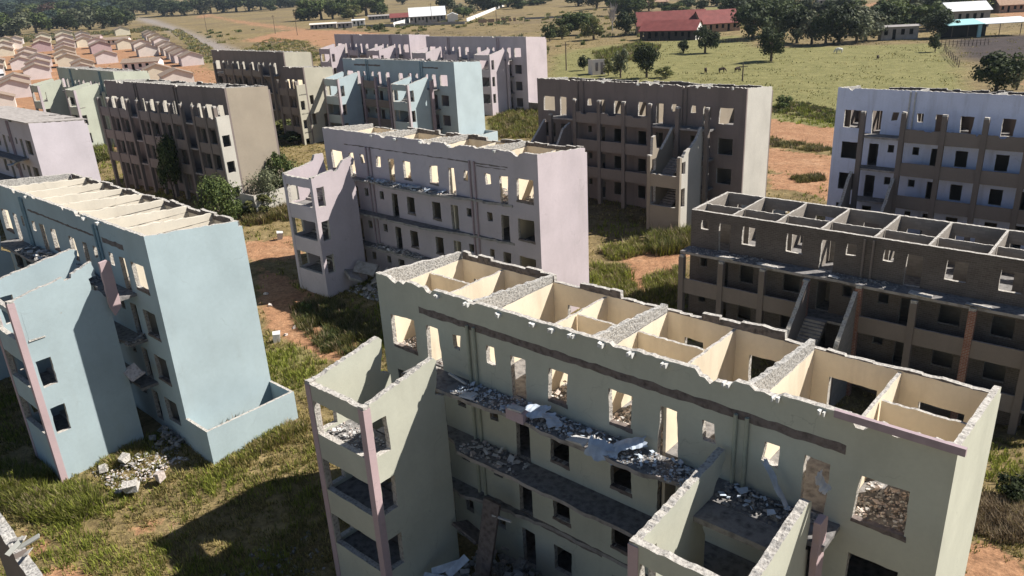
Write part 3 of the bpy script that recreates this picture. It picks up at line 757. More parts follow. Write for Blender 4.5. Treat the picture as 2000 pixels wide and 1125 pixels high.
def heap(label, loc, yaw, du, dv, h, n, mats, size=(.05, .2), flats=0, flatmat='white_chip', edge_v=False, name='rubble'):
    """a spread of rubble nobody could count, lying in a du x dv patch"""
    mb = MB()
    for i in range(n):
        a = rnd.uniform(0, 1); b = rnd.uniform(0, 1)
        w = (math.sin(a * math.pi) ** .6) * ((math.sin(b * math.pi) ** .7) if not edge_v else (b ** .6))
        hump = .55 + .45 * math.sin(a * 23 + b * 5) * math.sin(a * 9.1 + 2)
        z = rnd.uniform(0, 1) * h * w * hump
        s = rnd.uniform(*size) * (1.5 if rnd.random() < .08 else 1)
        chunk(mb, (a * du, (b - 1) * dv if edge_v else (b - .5) * dv, z + s * .1), s, rnd.choice(mats))
    for i in range(flats):
        a = rnd.uniform(.02, .98); b = rnd.uniform(.1, .9)
        chunk(mb, (a * du, (b - 1) * dv if edge_v else (b - .5) * dv, h * .45 + rnd.uniform(0, .12)), rnd.uniform(size[1] * .8, size[1] * 2.0), flatmat, .22)
    o = mb.build(name)
    o.location = loc; o.rotation_euler = (0, 0, yaw)
    return tag(o, label, 'rubble', None, 'stuff')
RG = ['rubble', 'rubble', 'rubble', 'rubblewarm', 'white_chip']
RW = ['rubblewarm', 'rubblewarm', 'rubble', 'white_chip']
yw = lambda k: BLD[k].rotation_euler.z
heap('grey and bluish rubble strewn along the top gallery of the pale green block', bworld('G', 5.5, -.05, 8.26), yw('G'), 11.4, 1.15, .17, 1300, ['rubble', 'white_chip', 'sheet', 'rubble', 'rubblewarm'], (.02, .07), 150, 'sheet', True)
heap('dark rubble on the stair head slab of the near right stair tower', bworld('G', 17.3, -.05, 8.26), yw('G'), 3.0, 1.15, .25, 260, ['rubble', 'slab', 'rubble'], (.03, .10), 26, 'sheet', True)
heap('small rubble left at the end of the middle gallery of the pale green block', bworld('G', 5.6, -.05, 5.51), yw('G'), 3.2, 1.1, .16, 120, RG, (.03, .12), 14, 'white_chip', True)
heap('rubble piled at the foot of the pale green facade below the leaning slab', bworld('G', 5.6, -1.6, gz(*bworld('G', 9, -3, 0)[:2]) + 1.132), yw('G'), 9.5, 4.0, 1.1, 700, RG, (.07, .28), 40, 'concrete')
for (u, du, lb) in ((.35, 2.4, 'in the end room behind the wide window'), (3.2, 2.4, 'in the room behind the first doorway'), (9.0, 2.6, 'in the room behind the square window'), (12.0, 2.5, 'in the room past the middle party wall'), (20.9, 2.4, 'in the right end room behind the broken window')):
    heap('pinkish rubble ' + lb + ' of the pale green block', bworld('G', u, 1.5, 8.26), yw('G'), du, 2.4, .5, 650, RW, (.02, .08), 14, 'rubblewarm')
heap('pinkish rubble on the last stair of the left stair tower', bworld('G', 2.0, -4.6, 6.96), yw('G'), 3.0, 1.1, .3, 260, RG, (.02, .08), 16, 'white_chip')
heap('rubble and dust along the top gallery of the lilac pink block', bworld('P', 5.5, -.03, 8.26), yw('P'), 9.0, .75, .22, 340, RG, (.04, .15), 50, 'sheet', True)
heap('plaster rubble covering the roofless rooms of the lilac pink block', bworld('P', .4, 2.6, 8.26), yw('P'), 22.3, 4.6, .8, 900, RW, (.06, .2), 0, 'rubble')
heap('rubble along the lower gallery of the lilac pink block', bworld('P', 5.5, -.03, 2.76), yw('P'), 6.0, .8, .2, 150, RG, (.04, .15), 10, 'white_chip', True)
heap('grey rubble and broken slabs at the foot of the lilac pink block', bworld('P', 5.6, -2.2, gz(*bworld('P', 7, -3, 0)[:2]) - .093), yw('P'), 4.6, 3.0, .9, 420, RG, (.05, .2), 34, 'concrete')
heap('dark rubble on the top gallery of the blue block', bworld('B', 5.5, -.05, 8.26), yw('B'), 11.6, 1.1, .35, 420, ['rubble', 'slab', 'rubble'], (.05, .18), 26, 'white_chip', True)
heap('rubble hanging on the upper gallery beside the blue stair tower', bworld('B', 20.5, -.1, 5.51), yw('B'), .4, 1.0, .3, 60, ['rubble', 'slab'], (.05, .16), 4, 'rubble', True)
gB = gz(*bworld('B', 22, -3.5, 0)[:2]) + .48
heap('pale rubble spilling from the foot of the blue stair tower onto the grass', bworld('B', 20.6, -2.6, gB), yw('B'), 3.6, 4.0, .4, 800, ['rubble', 'white_chip', 'rubblewarm', 'rubblewarm', 'rubble'], (.025, .10), 12, 'white_chip')
heap('dark rubble in the shade between the blue stair tower and its facade', bworld('B', 20.5, -.6, gB), yw('B'), 2.4, 1.6, 1.2, 220, ['rubble', 'slab', 'rubble'], (.06, .22), 4, 'rubble')
heap('rubble strewn over the open gallery of the unfinished brick block', bworld('U', .2, -.05, 4.56), yw('U'), 6.0, 1.1, .1, 220, ['rubble', 'slab', 'rubble', 'concrete'], (.03, .09), 0, 'rubble', True)
heap('rubble by the pipes on the gallery of the unfinished brick block', bworld('U', 9.6, -.05, 4.56), yw('U'), 4.4, 1.1, .12, 170, ['rubble', 'slab', 'rubble'], (.03, .1), 0, 'rubble', True)
heap('dark rubble scattered on the shaded grass before the near left stair tower', bworld('G', -3.5, -5.5, gz(*bworld('G', -1, -6, 0)[:2]) + 1.132), yw('G'), 5.5, 7, .1, 300, ['rubble', 'slab'], (.04, .15), 0, 'rubble')


def loose(name, label, cat, loc, rot, dims, mat, jit=.04, group=None, extra=None):
    mb = MB(); x, y, z = dims
    mb.box(-x / 2, x / 2, -y / 2, y / 2, -z / 2, z / 2, mat, jit)
    if extra: extra(mb)
    o = mb.build(name); o.location = loc; o.rotation_euler = rot
    return tag(o, label, cat, group)


def crumpled(name, label, loc, rot, w, l, mat, amp=.09, nx=9, ny=7):
    """a bent corrugated sheet"""
    mb = MB(); vs = []; fs = []
    s0 = rnd.uniform(0, 99)
    for j in range(ny + 1):
        for i in range(nx + 1):
            x = (i / nx - .5) * w; y = (j / ny - .5) * l
            q = noise.noise(Vector((x * 1.6 + s0, y * 1.6, s0))) * amp * 2
            vs.append((x + rnd.uniform(-.01, .01) + (.06 * rnd.uniform(-1, 1) if i in (0, nx) else 0), y + (.07 * rnd.uniform(-1, 1) if j in (0, ny) else 0), q + .02 * (i % 2)))
    n = len(vs); k = nx + 1
    top = [(j * k + i, j * k + i + 1, (j + 1) * k + i + 1, (j + 1) * k + i) for j in range(ny) for i in range(nx)]
    vs2 = vs + [(a, b, c - .012) for a, b, c in vs]
    fs = top + [tuple(q + n for q in reversed(f)) for f in top]
    rim = [(i, i + 1) for i in range(nx)] + [(j * k + nx, (j + 1) * k + nx) for j in range(ny)] + [(ny * k + i + 1, ny * k + i) for i in range(nx - 1, -1, -1)] + [((j + 1) * k, j * k) for j in range(ny - 1, -1, -1)]
    fs += [(b, a, a + n, b + n) for a, b in rim]
    mb.add(vs2, fs, mat)
    o = mb.build(name, recalc=False); o.location = loc; o.rotation_euler = rot
    return tag(o, label, 'sheet')
a = yw('G')
crumpled('ceiling_sheet', 'crumpled pale blue sheet on the gallery rubble beside the pinkish block', bworld('G', 9.75, -.75, 8.62), (.25, -.1, a + .2), 1.0, .7, 'sheet')
crumpled('ceiling_sheet', 'small crumpled blue sheet between the square window and the gallery edge', bworld('G', 10.6, -.85, 8.58), (-.2, .2, a - .5), .8, .6, 'sheet')
crumpled('ceiling_sheet', 'large pale blue sheet hanging over the gallery edge above a window', bworld('G', 13.1, -1.12, 8.36), (.8, .05, a + .15), 1.15, .7, 'sheet', .14)
crumpled('ceiling_sheet', 'pale blue sheet lying on rubble left of the tall bright doorway', bworld('G', 13.9, -.6, 8.62), (.1, -.15, a + .6), 1.1, .6, 'sheet')
crumpled('roof_sheet', 'long bluish metal strip leaning against the wall under a small window', bworld('G', 19.1, -.35, 8.95), (.0, 1.05, a + .05), 1.9, .30, 'sheet', .05)
crumpled('roof_sheet', 'white crumpled sheet standing on the tower wall before the far right doorway', bworld('G', 20.45, -.75, 10.0), (.6, 1.1, a + .4), .6, .4, 'white_chip', .1)
loose('masonry_block', 'pinkish masonry block with a white top on the gallery edge', 'masonry block', bworld('G', 9.15, -1.12, 8.47), (.05, .05, a + .1), (.75, .4, .40), 'rosy', .05,
      extra=lambda mb: mb.box(-.34, .28, -.17, .17, .205, .25, 'white_chip', .03))
loose('plaster_slab', 'flat white plaster slab overhanging the gallery edge', 'plaster slab', bworld('G', 12.05, -1.15, 8.42), (.12, -.08, a - .1), (.75, .5, .1), 'white_chip', .06)
loose('plaster_slab', 'white plaster slab at the broken left end of the gallery', 'plaster slab', bworld('G', 6.5, -1.1, 8.36), (.1, .0, a + .3), (.6, .35, .08), 'white_chip', .05)
loose('timber', 'pale timber lying beside the paired pipes on the gallery', 'timber', bworld('G', 5.2, -.4, 8.42), (0, .1, a - .1), (1.1, .09, .08), 'white_chip', .01)
gG = gz(*bworld('G', 8.5, -2, 0)[:2])
loose('fallen_column', 'upright broken concrete column leaning on the pale green facade', 'column', bworld('G', 7.4, -1.55, 1.75), (-.24, .03, a + .05), (.75, .26, 3.9), 'scar', .05)
loose('fallen_slab', 'broad fallen gallery slab tilted against the facade foot', 'concrete slab', bworld('G', 9.2, -1.75, .75), (-.85, -.42, a + .1), (3.2, 2.2, .16), 'scar', .09)
loose('fallen_slab', 'tilted dark slab end between the left tower and the leaning column', 'concrete slab', bworld('G', 6.2, -1.3, 1.55), (-.5, .25, a), (1.5, 1.2, .16), 'scar', .1)
for i, (u, v, z, r_, lb) in enumerate(((6.4, -3.1, 1.0, .7, 'longest of the bluish white boards fanned out at the tower foot'), (6.9, -2.9, 1.2, 1.5, 'bluish white board standing upright in the fan at the tower foot'),
                                       (6.3, -3.6, .75, .25, 'lowest bluish white board of the fan at the tower foot'), (6.9, -3.7, .7, -.4, 'short bluish white board pointing at the facade from the fan'))):
    loose('ceiling_board', lb, 'board', bworld('G', u, v, z), (.5, -.35 + .1 * i, a + r_), (1.3 - .2 * (i % 2), .32, .04), 'sheet', .02)
loose('timber', 'short pale timber poking out beside the leaning column', 'timber', bworld('G', 8.0, -1.2, 3.1), (0, .05, a + .2), (.9, .08, .08), 'white_chip', .01)
aB = yw('B')
for (u, v, z, s, r_, lb) in ((22.0, -3.2, gB + .55, (.6, .45, .35), .3, 'white cut block on top of the rubble by the blue tower'), (24.6, -4.0, gB + .3, (.7, .45, .35), .9, 'pinkish white block on the grass in front of the blue yard wall'),
                            (24.9, -2.6, gB + .35, (.5, .45, .4), .2, 'brownish block nearest the corner of the blue yard wall'), (21.6, -4.2, gB + .3, (.5, .35, .25), 1.2, 'pale flat block at the grassy end of the blue tower rubble')):
    loose('masonry_block', lb, 'masonry block', bworld('B', u, v, z), (.2, -.15, aB + r_), s, 'edge' if 'white' in lb or 'pale' in lb else 'rubblewarm', .09)
loose('gallery_fragment', 'crumpled piece of gallery slab dangling beside the blue stair tower', 'concrete slab', bworld('B', 20.95, -1.15, 3.9), (.5, .3, aB), (.9, .8, .2), 'rubblewarm', .12)
aP = yw('P')
for (u, v, z, r_, lb) in ((6.6, -2.3, 1.5, (.6, .3), 'grey slab tilted on top of the pink block rubble'), (6.0, -3.2, 1.1, (-.4, .2), 'grey slab lying flat low on the pink block rubble'), (7.8, -1.9, 1.0, (.3, -.5), 'grey slab leaning to the facade in the pink block rubble')):
    loose('fallen_slab', lb, 'concrete slab', bworld('P', u, v, z), (r_[0], r_[1], aP + r_[0]), (1.7, 1.1, .14), 'concrete', .1)
crumpled('roof_sheet', 'white sheet on the gallery rubble below the two tall windows', bworld('P', 11.5, -.5, 8.5), (.1, .1, aP), 1.0, .5, 'white_chip', .05)
aU = yw('U')
for (u, lb) in ((3.1, 'first'), (6.05, 'second'), (15.2, 'third'), (18.2, 'fourth')):
    loose('plaster_slab', 'pale flat cast on the brick block gallery edge, %s from the left' % lb, 'plaster slab', bworld('U', u + .1, -1.15, 4.62), (.02, .02, aU + rnd.uniform(-.1, .1)), (1.25, .42, .09), 'edge', .05)
loose('plaster_slab', 'small white slab at the gallery edge above the brick stair', 'plaster slab', bworld('U', 10.3, -.9, 4.62), (0, .03, aU), (.6, .3, .07), 'white_chip', .03)
crumpled('roof_sheet', 'white sheet caught on the shaded gallery of the lilac block', bworld('LL', 20.4, -1.2, 7.9), (.2, -.1, yw('LL')), 2.0, 1.2, 'white_chip', .1)
p = ground_at(541, 668); loose('sandbag', 'white sack standing on the red path behind the blue yard wall', 'sack', p + Vector((0, 0, .35)), (.1, .1, .4), (.5, .4, .8), 'white_chip', .1)
p = ground_at(548, 468); loose('sandbag', 'white sack on the red soil left of the pink stair tower', 'sack', p + Vector((0, 0, .4)), (.1, .1, .4), (.5, .4, .85), 'white_chip', .1)
p = ground_at(545, 590)
for i, (px, py) in enumerate(((528, 598), (558, 655), (575, 640), (520, 575))):
    p = ground_at(px, py); loose('stone', 'loose pale stone on the shaded red path, %s from the left' % ('second', 'third', 'rightmost', 'first')[i], 'stone', p + Vector((0, 0, .06)), (.1, .2, i), (.3, .24, .16), 'rubblewarm', .06)

# corner of a ruined tower at the bottom left of the view
def on_level(px, py, z):
    c = _F * CAM_F + _R * (px - 1000) + _D * (py - 562.5); c = c * ((z - CAM_H) / c[2]); return Vector((c[0], c[1], z))
pa, pb = on_level(2, 1046, 6.6), on_level(52, 1118, 6.6)
dv_ = (pb - pa).normalized(); pa = pa - dv_ * 2.2; pb = pb + dv_ * 1.2
o = empty('ruined_wall', pa, math.atan2(dv_.y, dv_.x), 'broken grey wall top with rubble and tiles on it, in the bottom left corner', 'ruined wall')
g0 = gz(pa.x, pa.y) - 6.6; Lw = (pb - pa).length
for nm, z0, z1, a0, a1 in (('wall_panel', g0 - .5, 0, 0, Lw * .58), ('wall_panel', g0 - .5, -.25, Lw * .58, Lw)):
    mb = MB(); wall(mb, [(a0 + .002, z0), (a1, z0)] + ragged_top(a0, a1, lambda u: z1, .06, 1), [], .36, fr_front(0), 'column', 'scar', 'block'); mb.build(nm, o)
for i, (x, y, z, r_) in enumerate(((.50, .3, .1, .5), (.56, .5, .05, 1.2), (.62, .35, -.05, -.4), (.54, .15, .05, 1.9), (.2, .2, .06, .1))):
    mb = MB(); mb.box(-.34, .34, -.08, .08, -.025, .025, 'pipe' if i % 2 else 'edge', .015); q = mb.build('broken_tile', o); q.location = (x * Lw, y, z); q.rotation_euler = (.3, -.35, r_)


# ------------------------------------------------------------------ ground
def spread(lo, hi, c0, c1, d, grow, dmax):
    out = list(np.arange(c0, c1 + 1e-6, d)); s = d
    while out[-1] < hi: s = min(s * grow, dmax if out[-1] < 700 else 1e9); out.append(out[-1] + s)
    s = d
    while out[0] > lo: s = min(s * grow, dmax if out[0] > -700 else 1e9); out.insert(0, out[0] - s)
    return np.array(out)
gx = spread(-5000, 5000, -62, 46, .7, 1.035, 6.0)
gy = spread(-300, 7000, 14, 112, .7, 1.02, 7.0)
X, Y = np.meshgrid(gx, gy)
Z = ground_height(X, Y)
Zn = np.zeros_like(Z)
near = (np.abs(X) < 120) & (Y < 200)
idx = np.argwhere(near)
for (j, i) in idx:
    Zn[j, i] = noise.noise(Vector((X[j, i] * .35, Y[j, i] * .35, 3))) * .10 + noise.noise(Vector((X[j, i] * 1.1, Y[j, i] * 1.1, 9))) * .05
Z = Z + Zn
nyg, nxg = X.shape
PX = X.ravel(); PY = Y.ravel()


def region(polys, soft=1.5):
    """0..1 weights of the ground grid for areas given by outlines seen on the ground"""
    out = np.zeros(PX.shape)
    for poly in polys:
        w = [ground_at(*p) for p in poly]; q = np.array([(p.x, p.y) for p in w])
        far = np.hypot(q[:, 0], q[:, 1]).mean(); sf = soft * max(1, far / 60)
        sel = (PX > q[:, 0].min() - sf) & (PX < q[:, 0].max() + sf) & (PY > q[:, 1].min() - sf) & (PY < q[:, 1].max() + sf)
        x, y = PX[sel], PY[sel]
        ins = np.zeros(x.shape, bool); dist = np.full(x.shape, 1e9)
        for i in range(len(q)):
            (x1, y1), (x2, y2) = q[i - 1], q[i]
            with np.errstate(divide='ignore', invalid='ignore'):
                cr = ((y1 > y) != (y2 > y)) & (x < (x2 - x1) * (y - y1) / (y2 - y1) + x1)
            ins ^= cr
            L2 = (x2 - x1) ** 2 + (y2 - y1) ** 2 + 1e-9
            t = np.clip(((x - x1) * (x2 - x1) + (y - y1) * (y2 - y1)) / L2, 0, 1)
            dist = np.minimum(dist, np.hypot(x - x1 - t * (x2 - x1), y - y1 - t * (y2 - y1)))
        sd = np.where(ins, dist, -dist)
        out[sel] = np.maximum(out[sel], smooth(-sf, sf, sd))
    return out


def strip(pts, wpx):
    """outline of a track from its centre line and widths in pixels"""
    up = [(x, y - w / 2) for (x, y), w in zip(pts, wpx)]; dn = [(x, y + w / 2) for (x, y), w in zip(pts, wpx)]
    return up + dn[::-1]
SOIL = [[(470, 478), (575, 458), (590, 505), (500, 512), (478, 500)], [(500, 515), (565, 540), (640, 590), (720, 690), (650, 712), (560, 668), (515, 640)],
        strip([(1480, 246), (1560, 260), (1680, 274)], [34, 38, 38]), strip([(1480, 304), (1560, 320), (1680, 334)], [40, 48, 46]), [(1500, 340), (1560, 335), (1625, 350), (1620, 390), (1560, 375), (1505, 372)],
        [(1215, 495), (1300, 478), (1345, 495), (1340, 545), (1290, 535), (1255, 570), (1225, 555)], [(1870, 1045), (1960, 1060), (2030, 1105), (2030, 1180), (1850, 1180)],
        [(20, 1045), (70, 1030), (110, 1060), (80, 1105), (30, 1090)], [(225, 1020), (300, 1012), (330, 1030), (260, 1045)], [(60, 1110), (170, 1100), (190, 1130), (60, 1150)],
        [(-60, 150), (-20, 105), (60, 88), (160, 82), (210, 78), (300, 78), (345, 105), (420, 135), (470, 190), (420, 260), (0, 330), (-100, 300)],
        [(470, 80), (545, 62), (600, 58), (690, 60), (760, 66), (720, 90), (640, 100), (590, 78), (520, 84)], strip([(405, 28), (470, 43), (540, 52), (600, 60)], [5, 6, 7, 8]),
        [(380, 32), (400, 28), (415, 31), (392, 36)], [(1690, 8), (1740, 0), (1780, 5), (1730, 40)], [(1985, 130), (2060, 120), (2060, 170), (1990, 165)], [(1940, 20), (2060, 15), (2060, 36), (1950, 34)]]
LUSH = [[(1068, 215), (1080, 120), (1110, 98), (1240, 84), (1440, 70), (1480, 95), (1850, 85), (1880, 165), (1900, 200), (1640, 260), (1500, 262), (1400, 190)], [(525, 690), (570, 680), (620, 720), (610, 770), (540, 760)],
        [(1150, 545), (1210, 530), (1260, 580), (1160, 600)], [(0, 930), (130, 920), (210, 985), (160, 1010), (0, 1000)], [(955, 240), (1040, 210), (1050, 260), (970, 265)], [(1780, 5), (1840, 10), (1840, 25), (1760, 30)], [(1385, 15), (1450, 10), (1450, 30), (1380, 30)]]
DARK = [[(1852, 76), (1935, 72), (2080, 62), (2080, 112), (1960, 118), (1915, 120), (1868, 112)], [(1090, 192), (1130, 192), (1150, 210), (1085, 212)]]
ROAD = [strip([(270, 36), (305, 44), (360, 66), (410, 88), (470, 112)], [6, 10, 16, 21, 26])]
soil = region(SOIL); lush = region(LUSH, 3); dark = region(DARK, 1.2); road = region(ROAD, .35)
me = bpy.data.meshes.new('ground')
ii = np.arange(nyg * nxg).reshape(nyg, nxg)
faces = np.stack([ii[:-1, :-1], ii[:-1, 1:], ii[1:, 1:], ii[1:, :-1]], -1).reshape(-1, 4)
me.vertices.add(nyg * nxg); me.vertices.foreach_set('co', np.stack([PX, PY, Z.ravel()], -1).ravel())
me.loops.add(faces.size); me.loops.foreach_set('vertex_index', faces.ravel())
me.polygons.add(len(faces)); me.polygons.foreach_set('loop_start', np.arange(0, faces.size, 4)); me.polygons.foreach_set('loop_total', np.full(len(faces), 4))
for nm, arr in (('soil', soil), ('lush', lush), ('dark', dark), ('road', road)):
    at = me.attributes.new(nm, 'FLOAT', 'POINT'); at.data.foreach_set('value', arr)
me.polygons.foreach_set('use_smooth', np.ones(len(faces), bool))
me.update(); me.validate()
ground = bpy.data.objects.new('ground', me); COL.objects.link(ground); ground['kind'] = 'structure'
mt, nt, b = new_mat('ground_soil_and_grass')
tc = nd(nt, 'ShaderNodeTexCoord').outputs['Object']
nA = noise_tex(nt, tc, .05, 7, .65); nB = noise_tex(nt, tc, .42, 8, .72); nC = noise_tex(nt, tc, 5.5, 5, .7)
att = lambda n_: nd(nt, 'ShaderNodeAttribute', attribute_name=n_).outputs['Fac']
def madd(a_, k, c_):
    n = nd(nt, 'ShaderNodeMath', operation='MULTIPLY_ADD'); nt.links.new(a_, n.inputs[0]); n.inputs[1].default_value = k
    if hasattr(c_, 'node'): nt.links.new(c_, n.inputs[2])
    else: n.inputs[2].default_value = c_
    return n.outputs[0]
dryg = ramp(nt, nB, [(.25, (.085, .062, .030)), (.5, (.21, .158, .072)), (.75, (.34, .26, .135))])
lushg = ramp(nt, nB, [(.2, (.095, .10, .032)), (.5, (.185, .172, .066)), (.8, (.27, .24, .105))])
soilc = ramp(nt, nB, [(.2, (.225, .105, .055)), (.55, (.345, .19, .105)), (.85, (.43, .275, .17))])
nE = noise_tex(nt, tc, .018, 6, .6)
br = ramp(nt, nE, [(.46, (0, 0, 0)), (.62, (.75, .75, .75))])
lf = ramp(nt, madd(nA, .9, madd(att('lush'), .75, -.28)), [(.36, (0, 0, 0)), (.66, (1, 1, 1))])
c = mixc(nt, br.outputs[0], dryg.outputs[0], ramp(nt, nB, [(.25, (.085, .062, .034)), (.75, (.22, .165, .095))]).outputs[0])
c = mixc(nt, lf.outputs[0], c, lushg.outputs[0])
sf = ramp(nt, madd(nB, 2.0, madd(att('soil'), 1.0, madd(nA, .8, -1.42))), [(.44, (0, 0, 0)), (.62, (1, 1, 1))])
c = mixc(nt, sf.outputs[0], c, soilc.outputs[0])
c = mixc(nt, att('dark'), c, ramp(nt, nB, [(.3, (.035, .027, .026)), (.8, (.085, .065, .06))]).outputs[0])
c = mixc(nt, att('road'), c, (.26, .225, .205))
nD = noise_tex(nt, tc, 2.2, 6, .7)
fine = ramp(nt, madd(nC, .5, madd(nD, .5, 0.0)), [(.32, (.36, .36, .36)), (.50, (.92, .92, .92)), (.66, (1.4, 1.4, 1.4))])
c = mixc(nt, 1.0, c, fine.outputs[0], 'MULTIPLY')
nt.links.new(c, b.inputs['Base Color']); b.inputs['Roughness'].default_value = 1
bump(nt, b, madd(nC, .6, nB), .9, .12)
me.materials.append(mt)
# look-ups of the same masks for planting
def mask_at(arr, x, y):
    i = int(np.searchsorted(gx, x)); j = int(np.searchsorted(gy, y))
    return arr.reshape(nyg, nxg)[min(j, nyg - 1), min(i, nxg - 1)]


def ground_z(x, y):
    i = int(np.clip(np.searchsorted(gx, x) - 1, 0, nxg - 2)); j = int(np.clip(np.searchsorted(gy, y) - 1, 0, nyg - 2))
    fx = (x - gx[i]) / (gx[i + 1] - gx[i]); fy = (y - gy[j]) / (gy[j + 1] - gy[j])
    return float((Z[j, i] * (1 - fx) + Z[j, i + 1] * fx) * (1 - fy) + (Z[j + 1, i] * (1 - fx) + Z[j + 1, i + 1] * fx) * fy)


# ------------------------------------------------------------------ grass and weeds
FOOT = []
for k, o in BLD.items():
    Lk = {'E': 23.76, 'P': 23.15, 'T': 24.1, 'BR': 25.4, 'OL2': 5.0}.get(k, 23.5)
    FOOT.append((o.location.x, o.location.y, o.rotation_euler.z, Lk, k))


def in_building(x, y, pad=.15):
    for (ox, oy, a, L, k) in FOOT:
        u = (x - ox) * math.cos(a) + (y - oy) * math.sin(a); v = -(x - ox) * math.sin(a) + (y - oy) * math.cos(a)
        if -pad < u < L + pad and -pad < v < W + pad: return True
        if k in 'GBPTPKbPKaGP' and -5.5 < v < 0 and (1.6 < u < 5.5 or 16.9 < u < 20.6) and not (k == 'P' and u > 10): return True
        if k == 'B' and L < u < L + 2.5 and 0 < v < 5.6: return False
    return False


def ground_z_many(x, y):
    i = np.clip(np.searchsorted(gx, x) - 1, 0, nxg - 2); j = np.clip(np.searchsorted(gy, y) - 1, 0, nyg - 2)
    fx = (x - gx[i]) / (gx[i + 1] - gx[i]); fy = (y - gy[j]) / (gy[j + 1] - gy[j])
    return (Z[j, i] * (1 - fx) + Z[j, i + 1] * fx) * (1 - fy) + (Z[j + 1, i] * (1 - fx) + Z[j + 1, i + 1] * fx) * fy


def blades(name, tufts, label):
    """one mesh of grass blades; tufts are (x, y, height, blades, material, spread, width)"""
    rg = np.random.default_rng(len(tufts))
    n = np.array([t_[3] for t_ in tufts]); N = int(n.sum())
    rep = lambda k: np.repeat(np.array([t_[k] for t_ in tufts], float), n)
    x, y, h, sp, w = rep(0), rep(1), rep(2), rep(5), rep(6)
    mats = sorted({t_[4] for t_ in tufts}); mi = np.repeat(np.array([mats.index(t_[4]) for t_ in tufts]), n)
    a = rg.uniform(0, 6.283, N); r_ = sp * np.sqrt(rg.uniform(0, 1, N)); bx, by = x + r_ * np.cos(a), y + r_ * np.sin(a)
    z = ground_z_many(bx, by) - .03; hh = h * rg.uniform(.5, 1.2, N); lean = rg.uniform(.08, .75, N) * hh; a2 = a + rg.uniform(-1.2, 1.2, N)
    ca, sa = np.cos(a2), np.sin(a2); px_, py_ = -sa * w, ca * w
    mx_, my_ = bx + lean * .3 * ca, by + lean * .3 * sa
    co = np.stack([np.stack([bx - px_, by - py_, z], -1), np.stack([bx + px_, by + py_, z], -1), np.stack([mx_ + px_ * .8, my_ + py_ * .8, z + hh * .6], -1),
                   np.stack([mx_ - px_ * .8, my_ - py_ * .8, z + hh * .6], -1), np.stack([bx + lean * ca, by + lean * sa, z + hh], -1)], 1).reshape(-1, 3)
    b5 = np.arange(N)[:, None] * 5
    loops = (b5 + np.array([0, 1, 2, 3, 3, 2, 4])[None, :]).ravel()
    st = (np.arange(N)[:, None] * 7 + np.array([0, 4])[None, :]).ravel(); tot = np.tile([4, 3], N)
    me_ = bpy.data.meshes.new(name); me_.vertices.add(N * 5); me_.vertices.foreach_set('co', co.ravel())
    me_.loops.add(N * 7); me_.loops.foreach_set('vertex_index', loops)
    me_.polygons.add(N * 2); me_.polygons.foreach_set('loop_start', st); me_.polygons.foreach_set('loop_total', tot)
    me_.polygons.foreach_set('material_index', np.repeat(mi, 2))
    for k in mats: me_.materials.append(M[k])
    me_.update(); me_.validate()
    o = bpy.data.objects.new(name, me_); COL.objects.link(o)
    return tag(o, label, 'grass' if 'grass' in name else 'weeds', None, 'stuff')
TF = []
while len(TF) < 30000:
    # more tufts where the ground is near
    y = 14 + 105 * rnd.random() ** 1.4; x = rnd.uniform(-.72, .72) * (y + 6)
    if in_building(x, y): continue
    sl = mask_at(soil, x, y); q = noise.noise(Vector((x * .22, y * .22, 1.5))); q2 = noise.noise(Vector((x * .9, y * .9, 4.5)))
    if rnd.random() < sl * 1.15 or q2 + .45 < rnd.uniform(-.2, .5): continue
    l = mask_at(lush, x, y)
    g = q + l * .8 + rnd.uniform(-.3, .3)
    mat = 'grass_green' if g > .38 else ('grass_mid' if g > -.08 else 'grass_dry')
    TF.append((x, y, .10 + .22 * max(0, q + .3) + .16 * l + rnd.uniform(0, .12), 8 if y < 60 else 6, mat, .16 if y < 60 else .28, .010 + .00045 * y))
while len(TF) < 43000:
    x, y = rnd.uniform(-34, 2), rnd.uniform(24, 62)
    if in_building(x, y): continue
    q = noise.noise(Vector((x * .3, y * .3, 6.5))); q2 = noise.noise(Vector((x * 1.2, y * 1.2, 2.5)))
    if rnd.random() < mask_at(soil, x, y) * 1.2 or q2 + q * .6 + .25 < rnd.uniform(-.3, .5): continue
    g = q + rnd.uniform(-.35, .35)
    TF.append((x, y, .14 + .22 * max(0, q + .3) + rnd.uniform(0, .14), 8, 'grass_green' if g > .26 else ('grass_mid' if g > .06 else 'grass_dry'), .2, .010 + .0003 * y))
blades('grass', TF, 'dry and green grass growing between the apartment blocks')
TF = []
while len(TF) < 3500:
    y = 115 + 330 * rnd.random() ** 1.2; x = rnd.uniform(-.70, .72) * (y + 6)
    if in_building(x, y): continue
    q = noise.noise(Vector((x * .05, y * .05, 3.5))); q2 = noise.noise(Vector((x * .2, y * .12, 8.5)))
    if rnd.random() < mask_at(soil, x, y) * .9 or mask_at(road, x, y) > .2 or q2 + q * .5 < rnd.uniform(-.25, .4): continue
    TF.append((x, y, rnd.uniform(.15, .4), 6, rnd.choice(['grass_mid', 'grass_mid', 'grass_dry', 'leaf_light']), 1.6, .04 + .0003 * y))
blades('grass', TF, 'low tufts scattered over the far pasture and fields')


